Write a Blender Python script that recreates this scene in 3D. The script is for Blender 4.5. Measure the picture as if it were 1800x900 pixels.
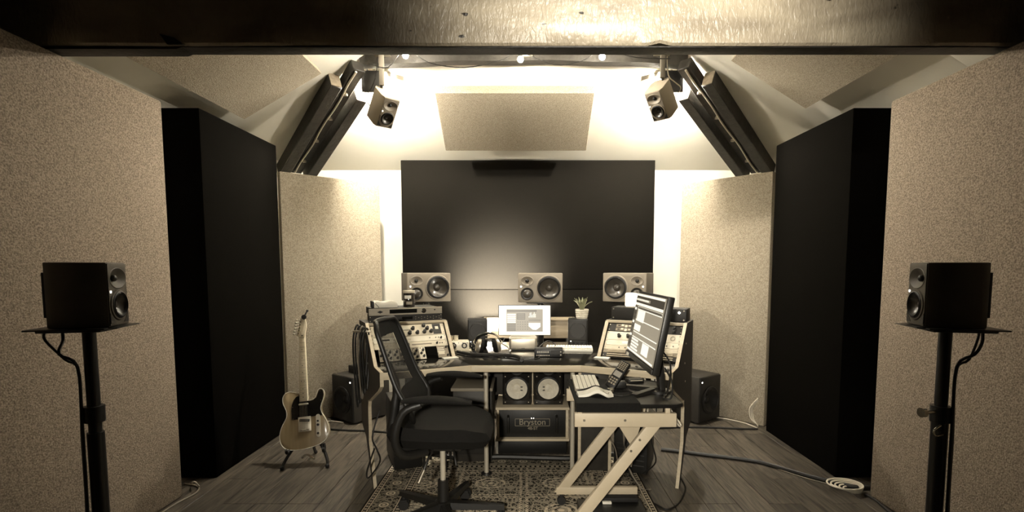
import bpy, bmesh, math, random
from mathutils import Vector, Matrix, Euler
random.seed(7)
R = math.radians
PI = math.pi
SC = bpy.context.scene
COL = SC.collection
for o in list(bpy.data.objects):
    bpy.data.objects.remove(o, do_unlink=True)

# ------------------------------------------------------------------ camera, world, exposure
cam_d = bpy.data.cameras.new('camera')
cam = bpy.data.objects.new('camera', cam_d); COL.objects.link(cam)
cam_d.sensor_fit = 'HORIZONTAL'; cam_d.sensor_width = 36; cam_d.lens = 18.0
cam_d.shift_x = -25 / 1800; cam_d.shift_y = 92.8 / 1800
cam_d.clip_start = .05; cam_d.clip_end = 60
cam.location = (0, 0, 1.35); cam.rotation_euler = (R(90 - 4.5), 0, 0)
SC.camera = cam
w = bpy.data.worlds.new('world'); SC.world = w; w.use_nodes = True
w.node_tree.nodes['Background'].inputs[0].default_value = (.02, .017, .012, 1)
w.node_tree.nodes['Background'].inputs[1].default_value = .3
vs = SC.view_settings
vs.view_transform = 'Standard'; vs.look = 'None'; vs.exposure = 0.62; vs.gamma = 1.0; vs.use_curve_mapping = False
WARM = (1.0, .925, .79)
BULB_W = 17.0        # watts of one string bulb
SPOT_W = 122.0       # watts of one rafter spotlight
DESKSPOT_W = 255.0  # unseen lamp added behind the camera, aimed at the desk
PEND_W = 175.0       # unseen spotlight added behind the camera, aimed at the big beam
BEAM_W = 25.0      # directed part of one rafter spotlight
DESK_UP = 620.0      # directed part of the light bar
DESK_W = 3.0        # light bar behind the monitor

# ------------------------------------------------------------------ materials
MATS = {}
def nn(nt, t, **kw):
    n = nt.nodes.new(t)
    for k, v in kw.items():
        setattr(n, k, v)
    return n
def mat(name, col, rough=.5, metal=0.0, var=None, bump=None, spec=None, coat=0.0, emit=0.0, alpha=1.0, stretch=None, emitcol=None):
    """plain procedural surface; var=(scale, colour2, contrast lo, hi); bump=(scale, strength)"""
    if name in MATS: return MATS[name]
    m = bpy.data.materials.new(name); m.use_nodes = True; MATS[name] = m
    nt = m.node_tree; b = nt.nodes['Principled BSDF']
    b.inputs['Base Color'].default_value = (*col, 1); b.inputs['Roughness'].default_value = rough
    b.inputs['Metallic'].default_value = metal
    if spec is not None: b.inputs['Specular IOR Level'].default_value = spec
    if coat: b.inputs['Coat Weight'].default_value = coat; b.inputs['Coat Roughness'].default_value = .12
    if emit:
        b.inputs['Emission Color'].default_value = (*(emitcol or col), 1); b.inputs['Emission Strength'].default_value = emit
    if alpha < 1: b.inputs['Alpha'].default_value = alpha
    tc = None
    if var or bump:
        tc = nn(nt, 'ShaderNodeTexCoord'); mp = nn(nt, 'ShaderNodeMapping')
        nt.links.new(tc.outputs['Object'], mp.inputs[0])
        if stretch: mp.inputs['Scale'].default_value = stretch
    if var:
        n = nn(nt, 'ShaderNodeTexNoise'); n.inputs['Scale'].default_value = var[0]; n.inputs['Detail'].default_value = 5
        nt.links.new(mp.outputs[0], n.inputs['Vector'])
        r = nn(nt, 'ShaderNodeValToRGB'); r.color_ramp.elements[0].position = var[2]; r.color_ramp.elements[1].position = var[3]
        r.color_ramp.elements[0].color = (*var[1], 1); r.color_ramp.elements[1].color = (*col, 1)
        nt.links.new(n.outputs['Fac'], r.inputs[0]); nt.links.new(r.outputs[0], b.inputs['Base Color'])
    if bump:
        n = nn(nt, 'ShaderNodeTexNoise'); n.inputs['Scale'].default_value = bump[0]; n.inputs['Detail'].default_value = 4
        nt.links.new(mp.outputs[0], n.inputs['Vector'])
        bp = nn(nt, 'ShaderNodeBump'); bp.inputs['Strength'].default_value = bump[1]; bp.inputs['Distance'].default_value = .01
        nt.links.new(n.outputs['Fac'], bp.inputs['Height']); nt.links.new(bp.outputs[0], b.inputs['Normal'])
    return m

M_PLASTER = mat('plaster', (.83, .79, .68), .8, var=(3, (.78, .74, .62), .3, .7), bump=(60, .05))
M_BEIGE = mat('beige_felt', (.335, .274, .207), .95, var=(145, (.145, .113, .082), .35, .65), bump=(140, .35), spec=.1)
M_BEIGE2 = mat('beige_felt_fine', (.46, .40, .305), .95, var=(150, (.26, .22, .162), .35, .65), bump=(160, .3), spec=.1)
M_BLACKF = mat('black_cloth', (.0055, .005, .0042), .95, var=(180, (.0038, .0034, .0028), .3, .7), bump=(250, .2), spec=0)
M_GREYF = mat('charcoal_cloth', (.010, .0088, .007), .92, var=(220, (.0066, .0058, .0046), .3, .7), bump=(300, .25), spec=.05)
M_TIMBER = mat('dark_timber', (.030, .026, .020), .55, var=(14, (.012, .010, .008), .3, .7), bump=(30, .4), stretch=(1, 1, 1))
M_TIMBER2 = mat('sawn_timber', (.035, .030, .023), .6, var=(18, (.018, .015, .011), .3, .7), bump=(40, .4))
M_ENDGRAIN = mat('end_grain', (.30, .25, .18), .7, var=(40, (.2, .16, .11), .3, .7))
M_BLACK = mat('black_plastic', (.009, .0083, .007), .45, bump=(120, .05))
M_BLACKM = mat('black_metal', (.013, .012, .010), .38, bump=(200, .06))
M_SOFT = mat('black_upholstery', (.0075, .0068, .0057), .85, var=(90, (.005, .0045, .0037), .3, .7), bump=(300, .15), spec=.2)
M_RUB = mat('rubber', (.010, .009, .008), .75, bump=(80, .1))
M_ANTH = mat('anthracite_paint', (.105, .090, .068), .55, bump=(300, .08))
M_KH = mat('speaker_grey_paint', (.235, .20, .15), .5, bump=(300, .06))
M_KHS = mat('speaker_body_grey', (.30, .255, .19), .55, bump=(300, .06))
M_CONE = mat('speaker_cone', (.055, .047, .036), .32, bump=(60, .1), coat=.3)
M_SURR = mat('speaker_surround', (.010, .009, .008), .5, bump=(100, .1))
M_WCONE = mat('white_paper_cone', (.74, .69, .57), .7, var=(60, (.62, .57, .46), .3, .7))
M_CREAM = mat('cream_edge', (.62, .53, .38), .5, var=(6, (.50, .42, .29), .3, .7), stretch=(1, 1, 9), bump=(60, .08))
M_TOP = mat('black_gloss_top', (.012, .011, .009), .13, bump=(8, .01), coat=.3)
M_SIDE = mat('dark_laminate', (.030, .026, .020), .55, var=(25, (.020, .017, .013), .3, .7))
M_SILV = mat('brushed_silver', (.62, .56, .45), .36, .75, var=(40, (.52, .47, .38), .3, .7), stretch=(.05, 1, 1))
M_PLATE = mat('cream_faceplate', (.70, .63, .48), .42, .15, var=(30, (.62, .55, .42), .3, .7))
M_PLATEW = mat('white_faceplate', (.80, .74, .60), .4, .1, var=(30, (.74, .68, .54), .3, .7))
M_PLATED = mat('dark_faceplate', (.017, .015, .012), .55, .1, bump=(200, .05))
M_PLATEG = mat('grey_faceplate', (.26, .22, .16), .45, .2, bump=(200, .05))
M_CHROME = mat('chrome', (.82, .78, .68), .14, 1.0, bump=(5, .01))
M_TUBE = mat('bright_tube', (.78, .72, .59), .32, .55, bump=(100, .02))
M_STEEL = mat('steel', (.50, .45, .36), .35, .9, bump=(100, .05))
M_WHITE = mat('white_plastic', (.83, .79, .68), .4, bump=(100, .03))
M_PAPER = mat('white_paper', (.84, .80, .68), .85, bump=(30, .1))
M_ZF = mat('beige_painted_wood', (.60, .51, .37), .5, var=(8, (.52, .44, .31), .3, .7), bump=(90, .06))
M_GBODY = mat('blond_lacquer', (.40, .31, .185), .28, var=(6, (.31, .235, .13), .3, .75), stretch=(9, 1, .7), coat=.5)
M_MAPLE = mat('maple_neck', (.86, .77, .58), .35, var=(10, (.78, .68, .49), .3, .7), stretch=(6, 1, .6), coat=.3)
M_DARKW = mat('black_lacquer', (.010, .009, .008), .12, bump=(20, .01), coat=.5)
M_LED = mat('led_dot', (1, .95, .82), .4, emit=4.0, bump=(5, .01))
M_GLASSD = mat('dark_display', (.008, .008, .007), .1, bump=(5, .01))
M_CABLE = mat('black_cable', (.012, .011, .009), .5, bump=(200, .1))
M_CABLEW = mat('white_cable', (.66, .60, .48), .55, bump=(200, .1))
M_CABLEG = mat('grey_cable', (.17, .145, .11), .5, bump=(200, .1))
M_LEAF = mat('plant_leaf', (.34, .33, .20), .5, var=(9, (.16, .17, .09), .3, .7))
M_POT = mat('white_woven_pot', (.80, .74, .60), .7, var=(60, (.62, .56, .43), .3, .6), bump=(90, .4))
M_SOIL = mat('soil', (.02, .016, .012), .95, bump=(90, .5))
M_GREYB = mat('grey_board', (.22, .19, .14), .6, bump=(90, .08))
M_SKIRT = mat('pale_wood', (.40, .33, .23), .5, var=(8, (.30, .24, .16), .3, .7), stretch=(.4, 6, 6))
M_LAMPW = mat('lamp_shade_glow', (1.0, .88, .64), .6, emit=3.0, bump=(30, .05))
M_BULB = mat('bulb_glow', (1.0, .92, .74), .4, emit=BULB_W / (PI * 4 * PI * .021 ** 2), bump=(5, .01), emitcol=WARM)
M_SPOT = mat('spot_glow', (1.0, .92, .74), .4, emit=SPOT_W / (PI * 4 * PI * .030 ** 2), bump=(5, .01), emitcol=WARM)
M_BAR = mat('light_bar_glow', (1.0, .92, .74), .4, emit=DESK_W / (PI * .0135), bump=(5, .01), emitcol=WARM)
M_SCRB = mat('screen_bright', (.03, .027, .022), .35, emit=.75, bump=(5, .01), emitcol=(1.0, .93, .76))
M_SCRM = mat('screen_mid', (.03, .027, .022), .35, emit=.45, bump=(5, .01), emitcol=(.42, .36, .26))
M_SCRD = mat('screen_dark', (.02, .018, .014), .35, emit=.4, bump=(5, .01), emitcol=(.13, .11, .08))
M_SCRK = mat('screen_black', (.015, .013, .01), .35, emit=.3, bump=(5, .01), emitcol=(.05, .043, .033))
M_LETTER = mat('grey_lettering', (.30, .26, .19), .5, bump=(50, .02))
M_JARG = mat('dark_glass', (.02, .016, .012), .08, coat=.5, bump=(8, .01))

def mesh_cloth():
    m = bpy.data.materials.new('chair_mesh_cloth'); m.use_nodes = True; nt = m.node_tree
    b = nt.nodes['Principled BSDF']; b.inputs['Base Color'].default_value = (.02, .018, .015, 1); b.inputs['Roughness'].default_value = .8
    tc = nn(nt, 'ShaderNodeTexCoord'); wv = nn(nt, 'ShaderNodeTexNoise'); wv.inputs['Scale'].default_value = 400
    nt.links.new(tc.outputs['Object'], wv.inputs['Vector'])
    mr = nn(nt, 'ShaderNodeMapRange'); mr.inputs[1].default_value = .3; mr.inputs[2].default_value = .7
    mr.inputs[3].default_value = .70; mr.inputs[4].default_value = .88
    nt.links.new(wv.outputs['Fac'], mr.inputs[0]); nt.links.new(mr.outputs[0], b.inputs['Alpha'])
    return m
M_MESH = mesh_cloth()

def floor_mat():
    m = bpy.data.materials.new('oak_laminate'); m.use_nodes = True; nt = m.node_tree; b = nt.nodes['Principled BSDF']
    tc = nn(nt, 'ShaderNodeTexCoord'); oi = nn(nt, 'ShaderNodeObjectInfo'); mp = nn(nt, 'ShaderNodeMapping')
    mp.inputs['Scale'].default_value = (16, 1.3, 1)
    cmb = nn(nt, 'ShaderNodeCombineXYZ'); mu = nn(nt, 'ShaderNodeMath', operation='MULTIPLY'); mu.inputs[1].default_value = 37
    nt.links.new(oi.outputs['Random'], mu.inputs[0]); nt.links.new(mu.outputs[0], cmb.inputs[0]); nt.links.new(mu.outputs[0], cmb.inputs[1])
    nt.links.new(tc.outputs['Object'], mp.inputs[0]); nt.links.new(cmb.outputs[0], mp.inputs['Location'])
    n = nn(nt, 'ShaderNodeTexNoise'); n.inputs['Scale'].default_value = 2.2; n.inputs['Detail'].default_value = 7; n.inputs['Distortion'].default_value = 1.6
    nt.links.new(mp.outputs[0], n.inputs['Vector'])
    r = nn(nt, 'ShaderNodeValToRGB'); e = r.color_ramp.elements
    e[0].position = .30; e[0].color = (.016, .013, .010, 1); e[1].position = .72; e[1].color = (.135, .113, .084, 1)
    nt.links.new(n.outputs['Fac'], r.inputs[0])
    hv = nn(nt, 'ShaderNodeHueSaturation'); mr = nn(nt, 'ShaderNodeMapRange'); mr.inputs[3].default_value = .78; mr.inputs[4].default_value = 1.2
    nt.links.new(oi.outputs['Random'], mr.inputs[0]); nt.links.new(mr.outputs[0], hv.inputs['Value'])
    nt.links.new(r.outputs[0], hv.inputs['Color']); nt.links.new(hv.outputs[0], b.inputs['Base Color'])
    b.inputs['Roughness'].default_value = .42
    bp = nn(nt, 'ShaderNodeBump'); bp.inputs['Strength'].default_value = .12; bp.inputs['Distance'].default_value = .004
    nt.links.new(n.outputs['Fac'], bp.inputs['Height']); nt.links.new(bp.outputs[0], b.inputs['Normal'])
    return m
M_FLOOR = floor_mat()

def beam_mat():
    m = bpy.data.materials.new('old_painted_beam'); m.use_nodes = True; nt = m.node_tree; b = nt.nodes['Principled BSDF']
    tc = nn(nt, 'ShaderNodeTexCoord')
    def noise(scale, sc, det=5, dist=0):
        mp = nn(nt, 'ShaderNodeMapping'); mp.inputs['Scale'].default_value = sc
        nt.links.new(tc.outputs['Object'], mp.inputs[0])
        n = nn(nt, 'ShaderNodeTexNoise'); n.inputs['Scale'].default_value = scale; n.inputs['Detail'].default_value = det; n.inputs['Distortion'].default_value = dist
        nt.links.new(mp.outputs[0], n.inputs['Vector']); return n
    big = noise(1.6, (1, 1, 2.5), 3, .6)
    r = nn(nt, 'ShaderNodeValToRGB'); e = r.color_ramp.elements
    e[0].position = .32; e[0].color = (.26, .215, .155, 1); e[1].position = .68; e[1].color = (.52, .45, .33, 1)
    nt.links.new(big.outputs['Fac'], r.inputs[0])
    sp = noise(9, (1, 1, 2.2), 2)          # old nail holes and knots
    r2 = nn(nt, 'ShaderNodeValToRGB'); e = r2.color_ramp.elements
    e[0].position = .235; e[0].color = (.04, .03, .02, 1); e[1].position = .26; e[1].color = (1, 1, 1, 1)
    nt.links.new(sp.outputs['Fac'], r2.inputs[0])
    mx = nn(nt, 'ShaderNodeMixRGB', blend_type='MULTIPLY'); mx.inputs[0].default_value = 1
    nt.links.new(r.outputs[0], mx.inputs[1]); nt.links.new(r2.outputs[0], mx.inputs[2]); nt.links.new(mx.outputs[0], b.inputs['Base Color'])
    b.inputs['Roughness'].default_value = .38; b.inputs['Coat Weight'].default_value = .25; b.inputs['Coat Roughness'].default_value = .3
    fine = noise(38, (1.6, 1, .55), 3, .8)
    mid = noise(7, (1, 1, 1.5), 3)
    ad = nn(nt, 'ShaderNodeMath', operation='MULTIPLY_ADD'); ad.inputs[1].default_value = 2.0
    nt.links.new(mid.outputs['Fac'], ad.inputs[0]); nt.links.new(fine.outputs['Fac'], ad.inputs[2])
    bp = nn(nt, 'ShaderNodeBump'); bp.inputs['Strength'].default_value = .55; bp.inputs['Distance'].default_value = .012
    nt.links.new(ad.outputs[0], bp.inputs['Height']); nt.links.new(bp.outputs[0], b.inputs['Normal'])
    return m
M_BEAM = beam_mat()

def rug_mat(hw, hl):
    m = bpy.data.materials.new('persian_rug'); m.use_nodes = True; nt = m.node_tree; b = nt.nodes['Principled BSDF']
    L = nt.links
    tc = nn(nt, 'ShaderNodeTexCoord'); sx = nn(nt, 'ShaderNodeSeparateXYZ'); L.new(tc.outputs['Object'], sx.inputs[0])
    def ma(op, a, b_=None, c_=None):
        n = nn(nt, 'ShaderNodeMath', operation=op)
        for i, v in enumerate((a, b_, c_)):
            if v is None: continue
            if isinstance(v, (int, float)): n.inputs[i].default_value = v
            else: L.new(v, n.inputs[i])
        return n.outputs[0]
    x, y = sx.outputs[0], sx.outputs[1]
    ax, ay = ma('ABSOLUTE', x), ma('ABSOLUTE', y)
    dx, dy = ma('SUBTRACT', hw, ax), ma('SUBTRACT', hl, ay)
    d = ma('MINIMUM', dx, dy)
    def band(a, c_): return ma('MULTIPLY', ma('GREATER_THAN', d, a), ma('LESS_THAN', d, c_))
    # running motif along borders: use coordinate along the nearest edge
    side = ma('LESS_THAN', dx, dy)
    along = ma('ADD', ma('MULTIPLY', side, y), ma('MULTIPLY', ma('SUBTRACT', 1, side), x))
    def roses(period, dc, rad):
        fr = ma('SUBTRACT', ma('FRACT', ma('DIVIDE', along, period)), .5)
        u = ma('MULTIPLY', fr, period); v = ma('SUBTRACT', d, dc)
        rr = ma('SQRT', ma('ADD', ma('MULTIPLY', u, u), ma('MULTIPLY', v, v)))
        return rr
    r1 = roses(.15, .115, .04)
    ring1 = ma('GREATER_THAN', ma('SINE', ma('MULTIPLY', r1, 330)), .0)
    in1 = ma('LESS_THAN', r1, .038)
    # field pattern: mirrored voronoi and noise
    cv = nn(nt, 'ShaderNodeCombineXYZ'); L.new(ax, cv.inputs[0]); L.new(ay, cv.inputs[1])
    vo = nn(nt, 'ShaderNodeTexVoronoi'); vo.feature = 'DISTANCE_TO_EDGE'; vo.inputs['Scale'].default_value = 26; L.new(cv.outputs[0], vo.inputs['Vector'])
    no = nn(nt, 'ShaderNodeTexNoise'); no.inputs['Scale'].default_value = 95; no.inputs['Detail'].default_value = 2; L.new(cv.outputs[0], no.inputs['Vector'])
    vo2 = nn(nt, 'ShaderNodeTexVoronoi'); vo2.inputs['Scale'].default_value = 60; L.new(cv.outputs[0], vo2.inputs['Vector'])
    fld = ma('ADD', ma('LESS_THAN', vo.outputs[0], .10), ma('GREATER_THAN', no.outputs['Fac'], .56))
    fld = ma('MAXIMUM', ma('MINIMUM', fld, 1), ma('LESS_THAN', vo2.outputs[0], .26))
    # panels in the field: boxes framed with light lines
    fx = ma('ABSOLUTE', ma('SUBTRACT', ma('FRACT', ma('DIVIDE', ma('ADD', x, 10), .42)), .5))
    fy = ma('ABSOLUTE', ma('SUBTRACT', ma('FRACT', ma('DIVIDE', ma('ADD', y, 10.1), .36)), .5))
    fm = ma('MAXIMUM', fx, fy)
    frame = ma('MULTIPLY', ma('GREATER_THAN', fm, .435), ma('LESS_THAN', fm, .475))
    dash = ma('GREATER_THAN', ma('SINE', ma('MULTIPLY', ma('ADD', x, y), 260)), -.2)
    frame = ma('MULTIPLY', frame, dash)
    rr = ma('ADD', ma('MULTIPLY', fx, fx), ma('MULTIPLY', fy, fy))
    med = ma('MULTIPLY', ma('GREATER_THAN', ma('SINE', ma('MULTIPLY', ma('SQRT', rr), 70)), .1), ma('LESS_THAN', rr, .075))
    field = ma('MINIMUM', ma('ADD', ma('ADD', ma('MULTIPLY', fld, .55), ma('MULTIPLY', frame, .8)), ma('MULTIPLY', med, .45)), 1)
    inner = ma('GREATER_THAN', d, .235)
    bl = ma('MULTIPLY', band(.045, .185), ma('MAXIMUM', ma('MULTIPLY', in1, ma('ADD', .25, ma('MULTIPLY', ring1, .75))), ma('MULTIPLY', fld, ma('MULTIPLY', .42, ma('SUBTRACT', 1, in1)))))
    dsh2 = ma('GREATER_THAN', ma('SINE', ma('MULTIPLY', along, 190)), -.3)
    thin = ma('ADD', ma('ADD', band(.012, .017), band(.038, .044)), ma('ADD', band(.186, .192), band(.226, .232)))
    thin = ma('ADD', thin, ma('MULTIPLY', ma('ADD', band(.020, .034), band(.197, .221)), ma('MULTIPLY', dsh2, .75)))
    tot = ma('MINIMUM', ma('ADD', ma('ADD', ma('MULTIPLY', inner, field), bl), thin), 1)
    r = nn(nt, 'ShaderNodeValToRGB'); e = r.color_ramp.elements
    e[0].position = 0; e[0].color = (.030, .026, .020, 1); e[1].position = 1; e[1].color = (.80, .70, .53, 1)
    L.new(tot, r.inputs[0]); L.new(r.outputs[0], b.inputs['Base Color'])
    b.inputs['Roughness'].default_value = .95; b.inputs['Specular IOR Level'].default_value = .1
    n2 = nn(nt, 'ShaderNodeTexNoise'); n2.inputs['Scale'].default_value = 400; L.new(tc.outputs['Object'], n2.inputs['Vector'])
    bp = nn(nt, 'ShaderNodeBump'); bp.inputs['Strength'].default_value = .4; bp.inputs['Distance'].default_value = .004
    L.new(n2.outputs['Fac'], bp.inputs['Height']); L.new(bp.outputs[0], b.inputs['Normal'])
    return m

# ------------------------------------------------------------------ mesh helpers
def X(loc=(0, 0, 0), rot=(0, 0, 0)):
    return Matrix.Translation(loc) @ Euler(rot).to_matrix().to_4x4()

class B:
    """collects shapes into one bmesh; build() links it as one mesh object"""
    def __init__(s): s.bm = bmesh.new()
    def _add(s, verts, faces, M=None):
        vv = [s.bm.verts.new((M @ Vector(v)) if M else Vector(v)) for v in verts]
        for fc in faces:
            try: s.bm.faces.new([vv[i] for i in fc])
            except ValueError: pass
        return vv
    def box(s, c, size, bev=0, M=None, seg=2):
        x, y, z = [v / 2 for v in size]
        t = bmesh.new() if bev else None
        V = [(c[0] + a * x, c[1] + b_ * y, c[2] + d * z) for a in (-1, 1) for b_ in (-1, 1) for d in (-1, 1)]
        F = [(0, 1, 3, 2), (4, 6, 7, 5), (0, 4, 5, 1), (2, 3, 7, 6), (0, 2, 6, 4), (1, 5, 7, 3)]
        if not bev: s._add(V, F, M); return s
        vs_ = [t.verts.new(v) for v in V]
        for fc in F: t.faces.new([vs_[i] for i in fc])
        bmesh.ops.bevel(t, geom=t.edges[:], offset=bev, segments=seg, affect='EDGES', profile=.5)
        s.merge(t, M); return s
    def merge(s, t, M=None):
        t.verts.index_update()
        s._add([v.co.copy() for v in t.verts], [[v.index for v in f.verts] for f in t.faces], M); t.free(); return s
    def prism(s, poly, a, b_, axis='y', M=None, bev=0):
        """extrude a 2-D outline from a to b_ along axis; outline lies in the other two axes"""
        def p3(p, h):
            return {'y': (p[0], h, p[1]), 'x': (h, p[0], p[1]), 'z': (p[0], p[1], h)}[axis]
        n = len(poly)
        V = [p3(p, a) for p in poly] + [p3(p, b_) for p in poly]
        F = [tuple(range(n)), tuple(range(2 * n - 1, n - 1, -1))] + [(i, i + n, (i + 1) % n + n, (i + 1) % n) for i in range(n)]
        if bev:
            t = bmesh.new(); vv = [t.verts.new(v) for v in V]
            for fc in F: t.faces.new([vv[i] for i in fc])
            ed = [e for e in t.edges if (e.verts[0].index < n) == (e.verts[1].index < n)] if False else None
            t.verts.index_update()
            ed = [e for e in t.edges if (e.verts[0].index < n) == (e.verts[1].index < n)]
            bmesh.ops.bevel(t, geom=ed, offset=bev, segments=2, affect='EDGES', profile=.5)
            s.merge(t, M); return s
        s._add(V, F, M); return s
    def cyl(s, p0, p1, r0, r1=None, n=16, M=None, cap=True):
        r1 = r0 if r1 is None else r1
        p0, p1 = Vector(p0), Vector(p1); d = (p1 - p0).normalized()
        u = d.orthogonal().normalized(); v = d.cross(u)
        V = []
        for p, r in ((p0, r0), (p1, r1)):
            V += [p + (u * math.cos(2 * PI * i / n) + v * math.sin(2 * PI * i / n)) * r for i in range(n)]
        F = [(i, (i + 1) % n, (i + 1) % n + n, i + n) for i in range(n)]
        if cap: F += [tuple(range(n - 1, -1, -1)), tuple(range(n, 2 * n))]
        s._add(V, F, M); return s
    def lathe(s, prof, n=24, M=None):
        """profile of (radius, height) turned about local Z"""
        V = []; F = []; k = len(prof)
        for i in range(n):
            a = 2 * PI * i / n
            V += [(r * math.cos(a), r * math.sin(a), z) for r, z in prof]
        for i in range(n):
            j = (i + 1) % n
            for q in range(k - 1):
                F.append((i * k + q, j * k + q, j * k + q + 1, i * k + q + 1))
        s._add(V, F, M)
        return s
    def tube(s, pts, r, n=8, M=None, smooth=4, closed=False, flat=None):
        P = [Vector(p) for p in pts]
        if smooth and len(P) > 2:
            Q = []; m = len(P)
            rng = range(m if closed else m - 1)
            for i in rng:
                if closed: a, b_, c, d = P[(i - 1) % m], P[i], P[(i + 1) % m], P[(i + 2) % m]
                else: a, b_, c, d = P[max(i - 1, 0)], P[i], P[i + 1], P[min(i + 2, m - 1)]
                for k in range(smooth):
                    t = k / smooth
                    Q.append(.5 * ((2 * b_) + (c - a) * t + (2 * a - 5 * b_ + 4 * c - d) * t * t + (3 * b_ - a - 3 * c + d) * t ** 3))
            if not closed: Q.append(P[-1])
            P = Q
        m = len(P); V = []; F = []
        u = None
        for i in range(m):
            if closed: d = P[(i + 1) % m] - P[i - 1]
            else: d = P[min(i + 1, m - 1)] - P[max(i - 1, 0)]
            d.normalize()
            u = d.orthogonal().normalized() if u is None else (u - d * u.dot(d))
            if u.length < 1e-6: u = d.orthogonal()
            u.normalize(); v = d.cross(u)
            rr = r[min(int(i / (m - 1) * (len(r) - 1) + .5), len(r) - 1)] if isinstance(r, (list, tuple)) else r
            V += [P[i] + (u * math.cos(2 * PI * k / n) + v * math.sin(2 * PI * k / n)) * rr for k in range(n)]
        for i in range(m if closed else m - 1):
            j = (i + 1) % m
            F += [(i * n + k, i * n + (k + 1) % n, j * n + (k + 1) % n, j * n + k) for k in range(n)]
        if not closed: F += [tuple(range(n - 1, -1, -1)), tuple((m - 1) * n + k for k in range(n))]
        s._add(V, F, M); return s
    def grid(s, rows, M=None, closed=False):
        k = len(rows[0]); V = [p for r in rows for p in r]; F = []
        for i in range(len(rows) - 1):
            for j in range(k - 1 if not closed else k):
                q = (j + 1) % k
                F.append((i * k + j, i * k + q, (i + 1) * k + q, (i + 1) * k + j))
        s._add(V, F, M); return s
    def sphere(s, c, r, M=None, sc=(1, 1, 1), n=12):
        t = bmesh.new(); bmesh.ops.create_uvsphere(t, u_segments=n * 2, v_segments=n, radius=r)
        for v in t.verts: v.co = Vector((v.co.x * sc[0] + c[0], v.co.y * sc[1] + c[1], v.co.z * sc[2] + c[2]))
        s.merge(t, M); return s
    def mesh(s, name, smooth=True):
        bmesh.ops.recalc_face_normals(s.bm, faces=s.bm.faces[:])
        me = bpy.data.meshes.new(name); s.bm.to_mesh(me); s.bm.free()
        if smooth:
            me.polygons.foreach_set('use_smooth', [True] * len(me.polygons))
            me.set_sharp_from_angle(angle=R(38))
        return me
    def build(s, name, m, parent=None, smooth=True):
        me = s.mesh(name, smooth); me.materials.append(m)
        o = bpy.data.objects.new(name, me); COL.objects.link(o); o.parent = parent
        return o
def link(name, me, parent, M=None):
    o = bpy.data.objects.new(name, me); COL.objects.link(o); o.parent = parent
    if M is not None: o.matrix_local = M
    return o
def tag(o, label, cat, group=None, kind=None):
    o['label'] = label
    if cat: o['category'] = cat
    if group: o['group'] = group
    if kind: o['kind'] = kind
    return o
def thing(name, label, cat, loc=(0, 0, 0), rot=(0, 0, 0), group=None):
    o = bpy.data.objects.new(name, None); COL.objects.link(o); o.empty_display_size = .05
    o.location = loc; o.rotation_euler = rot
    return tag(o, label, cat, group)
def copy_tree(o, parent=None):
    c = o.copy(); COL.objects.link(c); c.parent = parent
    for ch in list(o.children): copy_tree(ch, c)
    return c
def struct(o, label=None):
    o['kind'] = 'structure'
    if label: o['label'] = label
    return o
def text_mesh(txt, size, depth=.0005):
    cu = bpy.data.curves.new('lettering', 'FONT'); cu.body = txt; cu.size = size; cu.extrude = depth; cu.align_x = 'CENTER'; cu.align_y = 'CENTER'
    t = bpy.data.objects.new('lettering_tmp', cu); COL.objects.link(t)
    dg = bpy.context.evaluated_depsgraph_get()
    me = bpy.data.meshes.new_from_object(t.evaluated_get(dg))
    bpy.data.objects.remove(t, do_unlink=True)
    return me
def carve(obj, holes):
    """cut round or oval sockets into the front of a cabinet: holes = (x, y, z, rx, rz, depth)"""
    par = obj.parent; obj.parent = None
    b = B()
    for (x, y, z, rx, rz, dp) in holes:
        b.lathe([(0, .02), (1, .02), (1, -dp), (0, -dp)], 32, Matrix.Translation((x, y, z)) @ FRONT @ Matrix.Diagonal((rx, rz, 1, 1)))
    bmesh.ops.remove_doubles(b.bm, verts=b.bm.verts[:], dist=1e-6)
    me = b.mesh('cutter', False); co = bpy.data.objects.new('cutter', me); COL.objects.link(co)
    md = obj.modifiers.new('carve', 'BOOLEAN'); md.operation = 'DIFFERENCE'; md.solver = 'EXACT'; md.object = co
    bpy.context.view_layer.update()
    dg = bpy.context.evaluated_depsgraph_get()
    nm = bpy.data.meshes.new_from_object(obj.evaluated_get(dg)); nm.name = obj.name
    obj.modifiers.clear(); obj.data = nm
    bpy.data.objects.remove(co, do_unlink=True); bpy.data.meshes.remove(me)
    nm.polygons.foreach_set('use_smooth', [True] * len(nm.polygons)); nm.set_sharp_from_angle(angle=R(38))
    obj.parent = par
FRONT = Matrix.Rotation(R(90), 4, 'X')      # turns +Z of a lathe or lettering towards -Y (the front of a thing)
def fr(x, y, z): return Matrix.Translation((x, y, z)) @ FRONT

# ------------------------------------------------------------------ room shell
EX, EZ, SL, YB, ZT = 2.3, 2.345, .6, 5.3, 3.03       # eave half-width, eave height, roof slope, back wall, flat ceiling
YF = -2.6
fl = B().box((0, (YB + YF) / 2, -.06), (2 * EX + .2, YB - YF + .2, .1)).build('floor', M_FLOOR); struct(fl, 'brown wood laminate floor of narrow planks')
PW = .185
pm = {}
def plank_mesh(L):
    if L not in pm:
        b = B().box((0, 0, 0), (PW - .002, L - .002, .01), .0015, seg=1); me = b.mesh('plank'); me.materials.append(M_FLOOR); pm[L] = me
    return pm[L]
x = -EX + PW / 2; k = 0
while x < EX:
    y = 1.6 - random.choice((0, .3, .6, .9)); 
    while y < YB - .02:
        L = min(1.25, round(YB - y, 2))
        if L > .06:
            link('plank', plank_mesh(L), fl, Matrix.Translation((x, y + L / 2, -.005)))
        y += L
    x += PW
struct(B().box((0, YB + .06, EZ / 2), (2 * EX + .2, .12, EZ)).build('wall_back', M_PLASTER), 'white plastered back wall behind the desk')
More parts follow.
